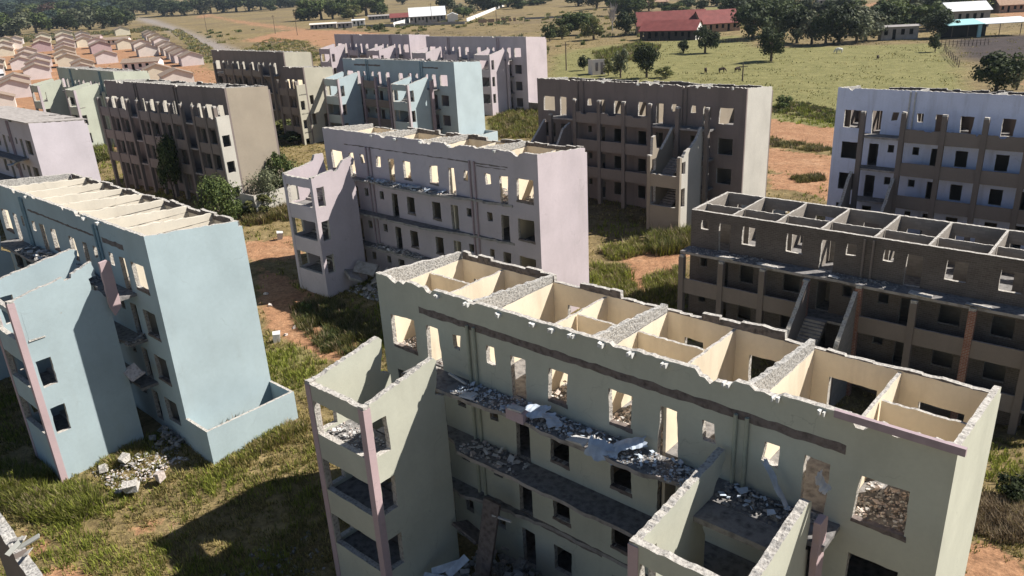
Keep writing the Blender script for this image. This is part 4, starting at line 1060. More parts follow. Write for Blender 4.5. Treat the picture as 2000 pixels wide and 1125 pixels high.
def weeds(label, polys, n, h, mats, stalk=.15):
    """tall weeds in a patch outlined on the ground"""
    tf = []
    for poly in polys:
        q = [ground_at(*p) for p in poly]; q2 = [(p.x, p.y) for p in q]
        x0, x1 = min(p[0] for p in q2), max(p[0] for p in q2); y0, y1 = min(p[1] for p in q2), max(p[1] for p in q2)
        k = 0; tries = 0
        while k < n * 1.5 // len(polys) and tries < n * 30:
            tries += 1
            x, y = rnd.uniform(x0, x1), rnd.uniform(y0, y1)
            cx_, cy_ = sum(p[0] for p in q2) / len(q2), sum(p[1] for p in q2) / len(q2)
            x, y = x + rnd.gauss(0, .06) * (x1 - x0), y + rnd.gauss(0, .06) * (y1 - y0)
            if not pip(x * .96 + cx_ * .04, y * .96 + cy_ * .04, q2) or in_building(x, y, .05) or noise.noise(Vector((x * .6, y * .6, 7))) < -.28: continue
            hh = h * rnd.uniform(.45, 1.1) * (.7 + .6 * abs(noise.noise(Vector((x, y, 2)))))
            d_ = math.hypot(x, y)
            tf.append((x, y, hh * .8, 16, 'stalk' if rnd.random() < stalk else rnd.choice(mats), .3 + .0012 * d_, .007 + .00032 * d_)); k += 1
    return blades('weeds', tf, label)
weeds('bright green tall weeds in front of the blue stair tower at the left edge', [[(-10, 905), (60, 925), (150, 945), (200, 985), (150, 1020), (70, 1015), (-10, 985)]], 900, .95, ['grass_green', 'grass_mid', 'grass_green'])
weeds('weeds along the foot of the light blue yard wall', [[(425, 905), (520, 850), (595, 815), (605, 835), (500, 890), (430, 925)], [(200, 895), (260, 862), (290, 880), (215, 920)]], 420, .75, ['grass_mid', 'grass_green', 'grass_dry'])
weeds('weeds growing inside the light blue yard', [[(395, 850), (440, 825), (470, 835), (420, 865)]], 60, 1.2, ['grass_mid', 'leaf_grey'], .4)
weeds('tall dark weeds in the shade before the lilac pink stair tower', [[(575, 600), (650, 590), (735, 640), (735, 700), (640, 690), (590, 640)]], 700, .9, ['grass_mid', 'leaf_mid', 'grass_mid'])
weeds('green weeds between the lilac pink gable and the brick block', [[(1152, 520), (1215, 520), (1260, 585), (1175, 590)], [(1262, 545), (1330, 525), (1330, 600), (1275, 600)], [(1175, 490), (1240, 472), (1270, 490), (1200, 512)]], 900, .85, ['grass_green', 'grass_mid', 'grass_mid'])
weeds('tall sunlit weeds at the foot of the cement stair tower', [[(1265, 470), (1350, 458), (1350, 490), (1280, 500)]], 330, 1.7, ['grass_green', 'grass_mid', 'leaf_light'])
weeds('weeds between the two red tracks right of the cement block', [[(1500, 272), (1560, 279), (1640, 294), (1640, 304), (1560, 293), (1500, 284)], [(1550, 348), (1600, 343), (1608, 352), (1556, 358)]], 300, .7, ['grass_mid', 'grass_dry', 'leaf_light'])
weeds('brown and green bushes of weeds along the field edge above the red tracks', [[(1510, 205), (1560, 200), (1650, 222), (1650, 244), (1560, 228), (1510, 222)]], 320, .8, ['grass_mid', 'leaf_mid', 'grass_green'])
weeds('tall grass right of the turquoise gable', [[(955, 235), (1010, 215), (1055, 215), (1055, 270), (980, 268)]], 520, 1.2, ['grass_green', 'grass_mid', 'grass_dry'])
weeds('dry brush and cut stalks at the right edge below the brick block', [[(1905, 985), (1960, 960), (2020, 975), (2020, 1060), (1940, 1050), (1900, 1030)]], 520, .8, ['stalk', 'grass_dry', 'stalk', 'stalk'], .6)
weeds('green weeds above the dry brush at the right edge', [[(1935, 960), (2010, 940), (2015, 975), (1960, 980)]], 180, .8, ['grass_green', 'grass_mid'])
weeds('brown and olive brush behind the red soil left of the pink tower', [[(470, 400), (560, 385), (565, 430), (485, 440)]], 520, 1.1, ['grass_mid', 'grass_dry', 'leaf_brown', 'grass_mid'])
weeds('yellow green weeds in front of the red roofed farmhouse', [[(1160, 105), (1250, 85), (1290, 92), (1250, 120), (1170, 118)]], 500, 1.8, ['grass_green', 'leaf_light', 'grass_mid'])
weeds('rough grass on the overgrown mound behind the olive gable', [[(470, 100), (530, 74), (600, 82), (625, 110), (560, 110)]], 420, .9, ['grass_mid', 'grass_dry', 'grass_mid', 'leaf_grey'])
weeds('brush along the road beside the long row of small houses', [[(335, 62), (350, 58), (440, 112), (410, 122)]], 420, 1.6, ['grass_mid', 'leaf_grey', 'grass_dry'])
weeds('yellow weeds at the foot of the pale green stair tower by the brown block', [[(178, 295), (215, 285), (222, 310), (185, 318)]], 130, 1.6, ['grass_green', 'leaf_light'])
weeds('scrub behind the village before the dark trees', [[(-20, 85), (60, 68), (140, 66), (250, 60), (290, 52), (330, 60), (240, 66), (60, 82)]], 900, 2.2, ['leaf_grey', 'leaf_light', 'grass_dry', 'grass_mid'])


TF = []
while len(TF) < 420:
    y = rnd.uniform(170, 560); x = rnd.uniform(-.55, .35) * y
    if mask_at(road, x, y) > .05 or mask_at(soil, x, y) > .2 or mask_at(lush, x, y) > .1 or noise.noise(Vector((x * .012, y * .012, 5))) < rnd.uniform(-.3, .3): continue
    TF.append((x, y, rnd.uniform(.5, 1.5), 40, rnd.choice(['leaf_grey', 'grass_mid', 'leaf_mid', 'leaf_light']), rnd.uniform(.8, 2.2), .05 + .0003 * y))
blades('weeds', TF, 'low scrub dotted over the dry fields behind the blocks')


# ------------------------------------------------------------------ trees
def crown_mesh(seed, n, blobs, mat, leaf, rx=.5, rz=.42, zc=.54):
    r_ = random.Random(seed); mb = MB(); cs = []
    for i in range(blobs):
        a = r_.uniform(0, 6.28); rr = math.sqrt(r_.random()) * .72; zz = r_.uniform(-.75, .85)
        k = math.sqrt(max(.05, 1 - zz * zz)) * rr
        cs.append((Vector((k * rx * math.cos(a), k * rx * math.sin(a), zc + zz * rz * .78)), r_.uniform(.12, .23) * (rx / .5)))
    for i in range(n):
        c, q = r_.choice(cs)
        d = Vector((r_.gauss(0, 1), r_.gauss(0, 1), r_.gauss(0, .85))).normalized()
        p = c + d * q * (r_.random() ** .35) * Vector((1, 1, .85)).length / 1.65
        nrm = (d + Vector((r_.uniform(-1, 1), r_.uniform(-1, 1), r_.uniform(-.6, 1))) * .8).normalized()
        u = nrm.orthogonal().normalized(); u.rotate(Matrix.Rotation(r_.uniform(0, 6.28), 3, nrm)); w = nrm.cross(u)
        s = leaf * r_.uniform(.6, 1.35)
        mb.add([p - u * s - w * s * .1, p + w * s * .55, p + u * s + w * s * .1, p - w * s * .55 + nrm * s * .2], [(0, 1, 2, 3)], mat)
    return mb


def trunk_mb(seed, mat='bark', limbs=5, th=.035, low=.12, top=.62, spread_=.3):
    r_ = random.Random(seed); mb = MB()
    x, y = r_.uniform(-.03, .03), r_.uniform(-.03, .03)
    mb.tube([(0, 0, -.04), (x * .4, y * .4, low + .1), (x, y, .42), (x * 1.4, y * 1.4, top)], [th * 1.25, th, th * .75, th * .3], mat, 7)
    for i in range(limbs):
        a = i * 6.28 / limbs + r_.uniform(-.4, .4); z0 = r_.uniform(low + .06, .45); s = spread_ * r_.uniform(.7, 1.1)
        mb.tube([(x * z0, y * z0, z0), (s * .5 * math.cos(a), s * .5 * math.sin(a), z0 + .14), (s * math.cos(a), s * math.sin(a), min(.9, z0 + r_.uniform(.22, .4)))], [th * .55, th * .38, th * .12], mat, 5)
    return mb
KIND = {}
def tree_kind(key, name, seed, n, blobs, mat, leaf, rx=.5, rz=.46, trunk='bark', zc=.54, **kw):
    root = empty(name, (0, -200, 0)); KIND[key] = root
    trunk_mb(seed, trunk, **kw).build('trunk', root); crown_mesh(seed, n, blobs, mat, leaf, rx, rz, zc).build('crown', root, recalc=False)
tree_kind('dark', 'broadleaf_tree', 3, 2400, 19, 'leaf_dark', .042, zc=.47, low=.05)
tree_kind('dark2', 'broadleaf_tree', 4, 2400, 15, 'leaf_dark', .036, .5, .45, zc=.47, low=.05)
tree_kind('mid', 'broadleaf_tree', 5, 2400, 17, 'leaf_mid', .045, zc=.47, low=.05)
tree_kind('mid2', 'broadleaf_tree', 6, 2400, 13, 'leaf_mid', .045, .5, .40, zc=.47, low=.05)
tree_kind('light', 'broadleaf_tree', 8, 900, 11, 'leaf_light', .05, zc=.47, low=.05)
tree_kind('grey', 'broadleaf_tree', 9, 1000, 12, 'leaf_grey', .045, zc=.47, low=.05)
tree_kind('blue', 'broadleaf_tree', 10, 2400, 17, 'leaf_haze', .045, zc=.47, low=.05)
tree_kind('brown', 'broadleaf_tree', 11, 900, 10, 'leaf_brown', .05, zc=.47, low=.05)
tree_kind('umbrella', 'broadleaf_tree', 12, 2400, 18, 'leaf_dark', .040, .52, .44, zc=.54, low=.16)
tree_kind('bush', 'bush', 13, 1000, 12, 'leaf_mid', .06, .55, .52, limbs=3, top=.5)
tree_kind('bushlight', 'bush', 14, 800, 12, 'leaf_light', .06, .55, .52, limbs=3, top=.5)
tree_kind('bushdark', 'bush', 15, 1000, 12, 'leaf_dark', .06, .55, .52, limbs=3, top=.5)
tree_kind('near', 'weeping_bush', 21, 5200, 26, 'leaf_mid', .024, .56, .50, limbs=7, top=.7)
tree_kind('neargrey', 'broadleaf_tree', 22, 2100, 22, 'leaf_grey', .026, .55, .42, 'bark', limbs=9, th=.022, spread_=.42)
tree_kind('nearmid', 'broadleaf_tree', 23, 2600, 18, 'leaf_mid', .028, .42, .44, 'bark', limbs=6, th=.022)
bare = empty('bare_tree', (0, -200, 0)); KIND['bare'] = bare
mb = trunk_mb(31, 'greybark', 9, .03, .1, .8, .3)
r_ = random.Random(5)
for i in range(60):
    a = r_.uniform(0, 6.28); z0 = r_.uniform(.3, .6); s = r_.uniform(.1, .42)
    mb.tube([(.1 * math.cos(a), .1 * math.sin(a), z0), (s * math.cos(a + .3), s * math.sin(a + .3), z0 + r_.uniform(.15, .42))], [.012, .004], 'greybark', 4)
mb.build('branches', bare)
used = set()
def plant(kind, px, py, wpx, hpx, label, group=None, name=None):
    p = ground_at(px, py); k = px_size(p)
    if kind in used: o = copy_tree(KIND[kind])
    else: o = KIND[kind]; used.add(kind)
    h = hpx * k * 1.08; w = wpx * k * 1.0
    o.location = (p.x, p.y, p.z - .05); o.scale = (w, w, h); o.rotation_euler = (0, 0, rnd.uniform(0, 6.28))
    return tag(o, label, 'bush' if 'bush' in kind or kind == 'near' else 'tree', group)
def plant_at(kind, p, w, h, label, name=None):
    o = copy_tree(KIND[kind]) if kind in used else KIND[kind]; used.add(kind)
    o.location = (p.x, p.y, gz(p.x, p.y) - .05); o.scale = (w, w, h); o.rotation_euler = (0, 0, rnd.uniform(0, 6.28))
    return tag(o, label, 'bush' if 'bush' in kind or kind == 'near' else 'tree')
ORD = ['first', 'second', 'third', 'fourth', 'fifth', 'sixth', 'seventh', 'eighth', 'ninth', 'tenth', 'eleventh', 'twelfth', 'thirteenth', 'fourteenth', 'fifteenth', 'sixteenth', 'seventeenth', 'eighteenth', 'nineteenth', 'twentieth', 'twenty-first', 'twenty-second', 'twenty-third', 'twenty-fourth', 'twenty-fifth', 'twenty-sixth']
def belt(items, what, group):
    for i, (kind, px, py, w, h) in enumerate(sorted(items, key=lambda t_: t_[1])):
        w, h = w * 1.55, h * 1.15
        if kind in ('dark', 'dark2') and rnd.random() < .25: kind = rnd.choice(['mid', 'mid2', 'grey'])
        plant(kind, px, py, w, h, '%s %s, %s from the left' % ({'dark': 'dark', 'dark2': 'dark', 'mid': 'green', 'mid2': 'green', 'light': 'olive', 'grey': 'grey green', 'blue': 'bluish', 'brown': 'reddish brown', 'umbrella': 'dark spreading', 'bush': 'green bushy', 'bushlight': 'olive bushy', 'bushdark': 'dark bushy'}[kind], what, ORD[i]), group)
belt([('dark', 5, 74, 52, 40), ('dark2', 40, 72, 60, 42), ('dark', 72, 66, 46, 38), ('blue', 96, 60, 42, 34), ('dark2', 130, 66, 40, 34), ('mid', 112, 56, 40, 32), ('dark', 150, 58, 46, 38), ('dark2', 176, 58, 46, 40), ('dark', 203, 56, 42, 38), ('mid', 226, 52, 36, 32), ('dark', 246, 50, 30, 26)],
     'tree in the front rank behind the village', 'front trees behind the village')
belt([('blue', 8, 48, 50, 34), ('dark', 30, 44, 46, 32), ('light', 58, 46, 34, 26), ('brown', 100, 40, 36, 30), ('mid', 128, 38, 44, 30), ('blue', 156, 36, 50, 34), ('dark', 184, 36, 46, 32), ('blue', 208, 38, 40, 30), ('mid2', 70, 38, 40, 28), ('dark', 240, 33, 44, 32), ('dark2', 262, 30, 46, 32), ('dark', 286, 28, 36, 28)],
     'tree in the middle rank behind the village', 'middle trees behind the village')
belt([('blue', 5, 30, 50, 28), ('blue', 45, 27, 50, 26), ('dark', 85, 24, 46, 24), ('blue', 125, 22, 50, 22), ('blue', 165, 21, 46, 24), ('blue', 205, 19, 50, 24), ('dark', 235, 18, 44, 22), ('blue', 20, 16, 60, 18), ('blue', 70, 13, 60, 18), ('blue', 120, 11, 60, 16), ('blue', 170, 9, 60, 16), ('blue', 225, 7, 60, 16), ('blue', 280, 5, 60, 14)],
     'tree in the far rank beyond the village', 'far trees beyond the village')
belt([('dark', 320, 32, 46, 28), ('dark2', 337, 30, 40, 26), ('dark', 361, 31, 27, 24)], 'tree at the far end of the grey road', 'trees at the end of the grey road')
belt([('dark', 392, 28, 42, 34), ('dark2', 412, 27, 40, 34), ('dark', 437, 25, 44, 34), ('blue', 462, 23, 44, 32), ('dark', 487, 22, 44, 30), ('blue', 510, 20, 36, 28), ('mid', 529, 21, 20, 18), ('dark', 548, 16, 36, 22), ('dark2', 572, 14, 36, 22)],
     'tree of the belt beyond the dirt track', 'tree belt beyond the dirt track')
belt([('mid', 603, 40, 44, 36), ('mid2', 628, 38, 44, 36), ('dark', 650, 37, 36, 32), ('mid', 672, 36, 40, 36), ('light', 690, 37, 30, 24), ('mid2', 716, 31, 50, 36), ('mid', 738, 28, 34, 28)],
     'tree among the far houses left', 'trees among the far houses')
belt([('dark', 786, 9, 18, 16), ('dark2', 871, 26, 34, 32), ('grey', 893, 30, 30, 24), ('grey', 916, 31, 26, 20), ('dark', 944, 20, 44, 28), ('mid', 967, 18, 46, 26), ('dark', 992, 14, 44, 26), ('mid', 1012, 17, 34, 22), ('dark', 905, 34, 26, 18)],
     'tree right of the white roofed house', 'trees right of the white roofed house')
belt([('bush', 1074, 80, 22, 26), ('mid', 1107, 70, 40, 38), ('mid2', 1136, 68, 40, 40), ('light', 1160, 78, 40, 40), ('bushlight', 1098, 76, 26, 20)], 'tree in the clump left of the red roofed farm', 'clump left of the red roofed farm')
plant('bare', 1196, 60, 30, 52, 'pale leafless tree left of the red roofed farmhouse')
plant('dark', 1222, 70, 48, 46, 'big dark tree standing against the left end of the red roof')
belt([('mid', 1214, 30, 40, 36), ('mid2', 1240, 30, 36, 34), ('light', 1268, 22, 34, 24), ('dark', 1300, 24, 26, 16), ('bush', 1320, 24, 36, 14), ('dark', 1345, 18, 30, 18), ('dark2', 1372, 24, 26, 22)], 'tree behind the red roofed farmhouse', 'trees behind the red roofed farmhouse')
plant('bushdark', 1141, 138, 28, 28, 'dark bush left of the small roofless hut')
plant('grey', 1212, 152, 44, 62, 'grey green tree right of the small roofless hut')
plant('bushlight', 1188, 148, 26, 30, 'pale leaved bush touching the small roofless hut')
plant('dark2', 1263, 152, 62, 68, 'large dark tree right of the small hut')
plant('bushlight', 1300, 152, 44, 20, 'low olive bush at the foot of the large dark tree')
plant('dark', 1335, 104, 24, 26, 'small dark tree before the white gable of the red roofed farm')
plant('umbrella', 1377, 104, 56, 54, 'dark round tree with a bare trunk before the red roofed farmhouse')
plant('light', 1366, 62, 26, 28, 'olive tree behind the white gable of the red roofed farm')
plant('umbrella', 1506, 120, 66, 68, 'lone dark tree on the pasture with its shadow beside it')
belt([('dark', 1470, 78, 56, 62), ('dark2', 1500, 72, 60, 62), ('mid', 1530, 68, 50, 56), ('dark', 1556, 84, 44, 60), ('grey', 1585, 86, 46, 60), ('dark2', 1612, 88, 44, 56), ('dark', 1638, 86, 56, 66), ('grey', 1672, 84, 50, 58), ('grey', 1690, 80, 60, 64), ('dark', 1722, 66, 50, 50), ('mid', 1752, 62, 54, 48), ('grey', 1785, 56, 54, 46), ('mid2', 1812, 60, 48, 46), ('dark', 1836, 74, 46, 48)],
     'tree in the wood along the pasture', 'wood along the pasture')
belt([('dark', 1450, 40, 60, 44), ('mid', 1490, 34, 56, 36), ('dark2', 1530, 34, 50, 34), ('dark', 1570, 36, 50, 32), ('grey', 1605, 34, 46, 30), ('dark', 1640, 36, 50, 34), ('mid', 1668, 34, 40, 30), ('mid2', 1740, 30, 46, 30), ('grey', 1775, 26, 50, 32), ('mid', 1810, 24, 50, 32), ('dark', 1845, 22, 46, 30), ('mid', 1875, 24, 44, 30), ('light', 1915, 26, 40, 32), ('mid2', 1932, 24, 30, 26)],
     'tree of the back wood at the top right', 'back wood at the top right')
plant('bushdark', 1826, 101, 28, 34, 'thorny dark bush at the corner of the pasture fence')
plant('dark', 1945, 180, 100, 78, 'big dark tree behind the whitewashed block on ploughed ground')
plant('grey', 1985, 176, 50, 60, 'grey leafed tree at the right edge behind the whitewashed block')
belt([('dark', 1195, 14, 40, 30), ('dark2', 1165, 18, 40, 30), ('mid', 1050, 10, 40, 14), ('dark', 1130, 12, 40, 22), ('dark', 1400, 12, 40, 24), ('mid', 1425, 20, 40, 26)], 'tree along the top behind the farms', 'trees along the top behind the farms')
# near bushes and trees
plant('near', 438, 456, 92, 104, 'large green weeping bush before the tan gable of the brown block')
plant_at('nearmid', bworld('BR', 15.8, -2.6, 0), 4.2, 8.6, 'slender green tree growing against the front of the dark brown block')
plant_at('neargrey', bworld('BR', 27.4, 1.6, 0), 4.0, 4.9, 'thin grey leafed tree beside the cream yard wall')
plant_at('nearmid', bworld('BR', 27.0, 4.2, 0), 4.0, 6.4, 'greener tree touching the blotched tan gable')
plant('bushlight', 555, 262, 62, 26, 'sunlit olive hedge bush left below the turquoise block')
plant('bush', 598, 258, 60, 26, 'greener hedge bush right of the olive one below the turquoise block')
plant('bushdark', 575, 275, 96, 26, 'dark shaded hedge bush under the two sunlit ones')
plant_at('bush', bworld('BR', 26.6, -2.0, 0), 2.2, 1.9, 'green bush at the corner of the brown block, left of the yard wall')
plant('bushlight', 510, 420, 60, 40, 'olive bush in the brush left of the pink tower')
plant('bush', 600, 612, 26, 22, 'small bright bush in the shade beside the pink tower')
plant('bushdark', 1980, 975, 70, 55, 'dark bush in the shade at the right edge behind the green block')
plant('bush', 1530, 212, 34, 24, 'small green bush on the field edge right of the cement block')
plant('light', 190, 318, 26, 22, 'yellow green bush at the brown block corner by the pale green tower')
plant('bush', 740, 62, 26, 14, 'green bush behind the far pink block by the red soil')


# ------------------------------------------------------------------ small houses of the village
def house(name, cat, label, px, py, wpx, depth=1.0, yaw=0.0, wallm='wallpale', roofm='rooftile', eave=.44, ridge=.63, group=None, win=True, over=.05, side=False, door=False):
    """a gabled house; px, py: foot of its front gable on the photograph; wpx: its width there"""
    p = ground_at(px, py); w = wpx * px_size(p) * (1.1 if name == 'small_house' else 1); d = w * depth
    o = empty(name, (p.x, p.y, p.z), yaw, label, cat, group)
    h, r_ = w * eave, w * ridge
    if side: h, r_ = side
    mb = MB(); t = .15
    out = [(-w / 2, -.5), (w / 2, -.5), (w / 2, h), (0, r_), (-w / 2, h)]
    wall(mb, out, [], t, fr_front(0), wallm, wallm, wallm); wall(mb, out, [], t, fr_rear(d), wallm, wallm, wallm)
    for fr in (fr_left(-w / 2), fr_right(w / 2)):
        hs = [[(d * .3, h * .4), (d * .45, h * .4), (d * .45, h * .8), (d * .3, h * .8)], [(d * .62, h * .02), (d * .74, h * .02), (d * .74, h * .8), (d * .62, h * .8)]] if win else []
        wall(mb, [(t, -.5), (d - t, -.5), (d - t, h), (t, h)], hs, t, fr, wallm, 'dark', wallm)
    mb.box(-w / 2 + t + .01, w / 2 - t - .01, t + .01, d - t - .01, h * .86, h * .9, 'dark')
    mb.build('wall', o)
    for sgn in (-1, 1):
        mb = MB(); ov = w * over; sl = (r_ - h) / (w / 2)
        x0, z0, x1, z1 = 0, r_ + .06, sgn * (w / 2 + ov), h - ov * sl + .06
        a = [(x0, -ov, z0), (x1, -ov, z1), (x1, d + ov, z1), (x0, d + ov, z0)]
        mb.add(a + [(x, y, z - .1) for x, y, z in a], [(0, 1, 2, 3), (7, 6, 5, 4), (0, 4, 5, 1), (1, 5, 6, 2), (2, 6, 7, 3), (3, 7, 4, 0)], roofm)
        mb.build('roof', o)
    return o
VG = 'small gabled houses of the village'
VY = R(29)
cyc = ['wallpale', 'wallpink', 'wallcream', 'wallpale', 'wallwhite', 'wallpink']
def row(items, what, mats=None, wins=True):
    for i, (px, py, w) in enumerate(items):
        house('small_house', 'house', '%s, %s from the near end' % (what, ORD[i]), px, py, w, 1.25, VY + R(rnd.uniform(-2, 2)), (mats or cyc)[i % len(mats or cyc)], 'rooftile', group=VG)
row([(378, 128, 37), (363, 122, 35), (351, 115, 33), (340, 108, 32), (328, 101, 30), (318, 90, 27), (307, 84, 25), (300, 78.5, 23), (294, 74, 21)], 'pale house in the long roadside row', ['wallpink', 'wallpink', 'wallpale', 'wallpale', 'wallpale', 'wallpink', 'wallcream', 'wallpale', 'wallpale'])
row([(137, 131, 36), (130, 123, 35), (131, 113, 33), (130, 105, 31), (132, 95.5, 29), (129, 86, 28), (127, 77, 27)], 'small house in the straight row behind the green towers', ['wallcream', 'wallcream', 'wallcream', 'wallpink', 'wallpale', 'wallpale', 'wallcream'])
row([(76, 155, 42), (78, 143, 39), (81, 131, 37)], 'pinkish house in the short row left of the green towers', ['wallpink', 'wallpink', 'wallpink'])
row([(45, 136, 34), (52, 124, 32), (57, 113.5, 30)], 'house in the trio right of the white truck', ['wallpink', 'wallpale', 'wallpale'])
row([(84, 101, 30), (84, 91, 27), (87, 81, 24)], 'small house in the far group with a rosy front house', ['rosy', 'wallcream', 'wallcream'])
row([(-14, 150, 40), (-12, 138, 38)], 'house cut by the frame edge beside the white truck', ['wallpale', 'wallcream'])
row([(165, 150, 36), (166, 140, 35)], 'house between the green towers and the straight row', ['wallpale', 'wallcream'])
row([(30, 96, 25), (32, 87, 23)], 'small house behind the cream left row', ['wallpale', 'wallpink'])
row([(168, 92, 27), (166, 84, 25), (163, 77, 23)], 'small house between the straight row and the rosy hut', ['wallcream', 'wallpale', 'wallpink'])
row([(12, 110, 27), (11, 99, 26), (12, 89, 24)], 'small cream house in the row at the left edge', ['wallcream', 'wallpale', 'wallcream'])
row([(30, 192, 52), (36, 176, 44)], 'pinkish house just left of the first green stair tower', ['wallpink', 'wallpink'])
for (px, py, w, mt_, lb) in ((248, 96, 29, 'wallcream', 'small cream house with a blank yellowish gable in the middle of the village'), (292, 110, 33, 'wallpale', 'small house whose pale gable stands above the long low house'), (281, 99, 30, 'wallpale', 'small house half hidden behind the one above the long low house'),
                            (311, 156, 43, 'wallcream', 'large cream gabled house right behind the pale green block'), (352, 172, 52, 'wallpale', 'house showing only its grey roof behind the dark brown block'), (211, 124, 35, 'wallpink', 'lilac gabled house left of the long low house'),
                            (200, 104, 33, 'rosy', 'rosy gabled house behind the lilac gabled one'), (192, 94, 29, 'wallpink', 'house behind the rosy gabled one showing just its roof'), (241, 69, 24, 'wallcream', 'small house with a yellowish roof at the far edge of the village'), (4, 214, 46, 'wallpale', 'house with a pale roof at the left edge above the lilac block')):
    house('small_house', 'house', lb, px, py, w, 1.0, VY + R(rnd.uniform(-3, 3)), mt_, group=VG)
def long_house(label, px, py, lpx, h, r_, dpt, wallm, roofm='rooftile', yaw=R(0), cat='house', name='long_house', group=None, gablem=None):
    """a house seen on its long side; px, py: middle of the foot of that side"""
    p = ground_at(px, py); L = lpx * px_size(p)
    o = empty(name, (p.x, p.y, p.z), yaw, label, cat, group); t = .15
    mb = MB()
    hs = []
    for k in range(int(L / 2.2)):
        a = -L / 2 + .7 + k * 2.2
        if k % 3 == 1: hs.append([(a, .02), (a + .9, .02), (a + .9, h * .8), (a, h * .8)])
        else: hs.append([(a, h * .38), (a + 1.0, h * .38), (a + 1.0, h * .8), (a, h * .8)])
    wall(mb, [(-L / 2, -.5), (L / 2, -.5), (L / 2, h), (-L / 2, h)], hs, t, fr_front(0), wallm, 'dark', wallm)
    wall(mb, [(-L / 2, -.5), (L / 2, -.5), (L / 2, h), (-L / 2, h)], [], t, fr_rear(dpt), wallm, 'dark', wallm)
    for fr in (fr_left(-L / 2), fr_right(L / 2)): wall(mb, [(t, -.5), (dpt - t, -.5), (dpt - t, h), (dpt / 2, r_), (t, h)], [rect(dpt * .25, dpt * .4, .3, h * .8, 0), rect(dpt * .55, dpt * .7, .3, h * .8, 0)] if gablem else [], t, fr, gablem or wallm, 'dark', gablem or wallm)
    mb.build('wall', o)
    for sgn in (0, 1):
        mb = MB(); ov = .5; sl = (r_ - h) / (dpt / 2)
        y1 = -ov if sgn == 0 else dpt + ov; z1 = h - ov * sl + .06
        a = [(-L / 2 - .4, dpt / 2, r_ + .06), (L / 2 + .4, dpt / 2, r_ + .06), (L / 2 + .4, y1, z1), (-L / 2 - .4, y1, z1)]
        mb.add(a + [(x, y, z - .12) for x, y, z in a], [(0, 1, 2, 3), (7, 6, 5, 4), (0, 4, 5, 1), (1, 5, 6, 2), (2, 6, 7, 3), (3, 7, 4, 0)], roofm)
        mb.build('roof', o)
    return o
long_house('long low pinkish house among the small houses behind the pale green block', 276, 137, 68, 2.6, 3.6, 6, 'wallpink', group=VG, yaw=R(6), name='small_house')
long_house('long low pale house at the back of the village', 226, 87, 48, 2.6, 3.6, 6, 'wallpale', group=VG, yaw=R(8), name='small_house')
long_house('rosy hut with a pale roof at the back of the village', 183, 80, 25, 2.4, 3.3, 5, 'rosy', 'rooftile', group=VG, yaw=R(5), name='small_house')
# farms
long_house('long farmhouse under a dark red sheet roof behind the white gabled wing', 1312, 66, 132, 3.4, 7.6, 11, 'wallbrick', 'redroof', R(-6), 'farmhouse', 'farmhouse')
long_house('low dark walled farm wing with a red roof and a white gable', 1303, 79, 112, 3.3, 6.0, 9, 'darkwall', 'redroof', R(-30), 'farmhouse', 'farmhouse', gablem='wallwhite')
long_house('right wing of the red roofed farm with a pale brick wall', 1408, 62, 78, 3.2, 7.2, 11, 'wallbrick', 'redroof', R(8), 'farmhouse', 'farmhouse')
long_house('house under a large grey white hipped roof among the far trees', 836, 44, 70, 4.0, 8.5, 12, 'wallgrey', 'whiteroof', R(6), 'house', 'house')
house('house', 'house', 'white gabled porch house at the right end of the grey white roof', 885, 42, 20, 1.2, R(4), 'wallwhite', 'whiteroof', .6, .8)
long_house('house with a red sheet roof beside the grey white roofed one', 790, 42, 54, 2.8, 5.0, 7, 'wallgrey', 'redroof', R(6), 'house', 'house')
long_house('low grey shed with a pale roof by the red soil at far left', 632, 56, 50, 2.6, 3.2, 5, 'wallgrey', 'wallpale', R(8), 'shed', 'shed')
long_house('pinkish grey shed right of the pale roofed shed', 674, 55, 28, 2.8, 3.2, 5, 'wallgrey', 'wallgrey', R(8), 'shed', 'shed')
long_house('small bright white shed beside the pinkish grey one', 701, 51, 24, 3.4, 3.9, 4, 'wallwhite', 'whiteroof', R(8), 'shed', 'shed')
long_house('dark long shed behind the small white shed', 742, 38, 44, 2.4, 3.0, 4, 'wallgrey', 'wallgrey', R(8), 'shed', 'shed')
long_house('brown roofed house at the top behind the red roofed farm', 1260, 14, 90, 3, 6, 9, 'wallbrick', 'wallbrick', R(0), 'house', 'house')
long_house('house with a dark roof at the top of the wood', 1640, 9, 80, 3, 5.5, 8, 'wallgrey', 'wallgrey', R(-4), 'house', 'house')
long_house('white shed roof shining through the far trees beyond the village', 128, 16, 26, 2.6, 4, 5, 'wallwhite', 'whiteroof', R(10), 'shed', 'shed')
long_house('small white house left among the far trees', 72, 22, 16, 3, 4.5, 5, 'wallwhite', 'whiteroof', R(10), 'house', 'house')
long_house('low white building at the far end of the grey road', 241, 32, 22, 2.2, 3.0, 4, 'wallwhite', 'whiteroof', R(10), 'house', 'house')
long_house('pinkish building in the gap of the far trees', 112, 22, 14, 3, 4.0, 5, 'wallpink', 'wallpink', R(10), 'house', 'house')
long_house('grey blue block wall shed at the edge of the wood', 1756, 78, 68, 3.6, 3.9, 3, 'wallgrey', 'wallgrey', R(-8), 'shed', 'shed')
long_house('white sheet roofed barn at the top right', 1890, 54, 78, 5.2, 7.4, 9, 'wallgrey', 'whiteroof', R(-4), 'barn', 'barn')
long_house('brick house under a brown roof in the top right corner', 1985, 24, 66, 3, 5.5, 8, 'wallbrick', 'wallbrick', R(-4), 'house', 'house')
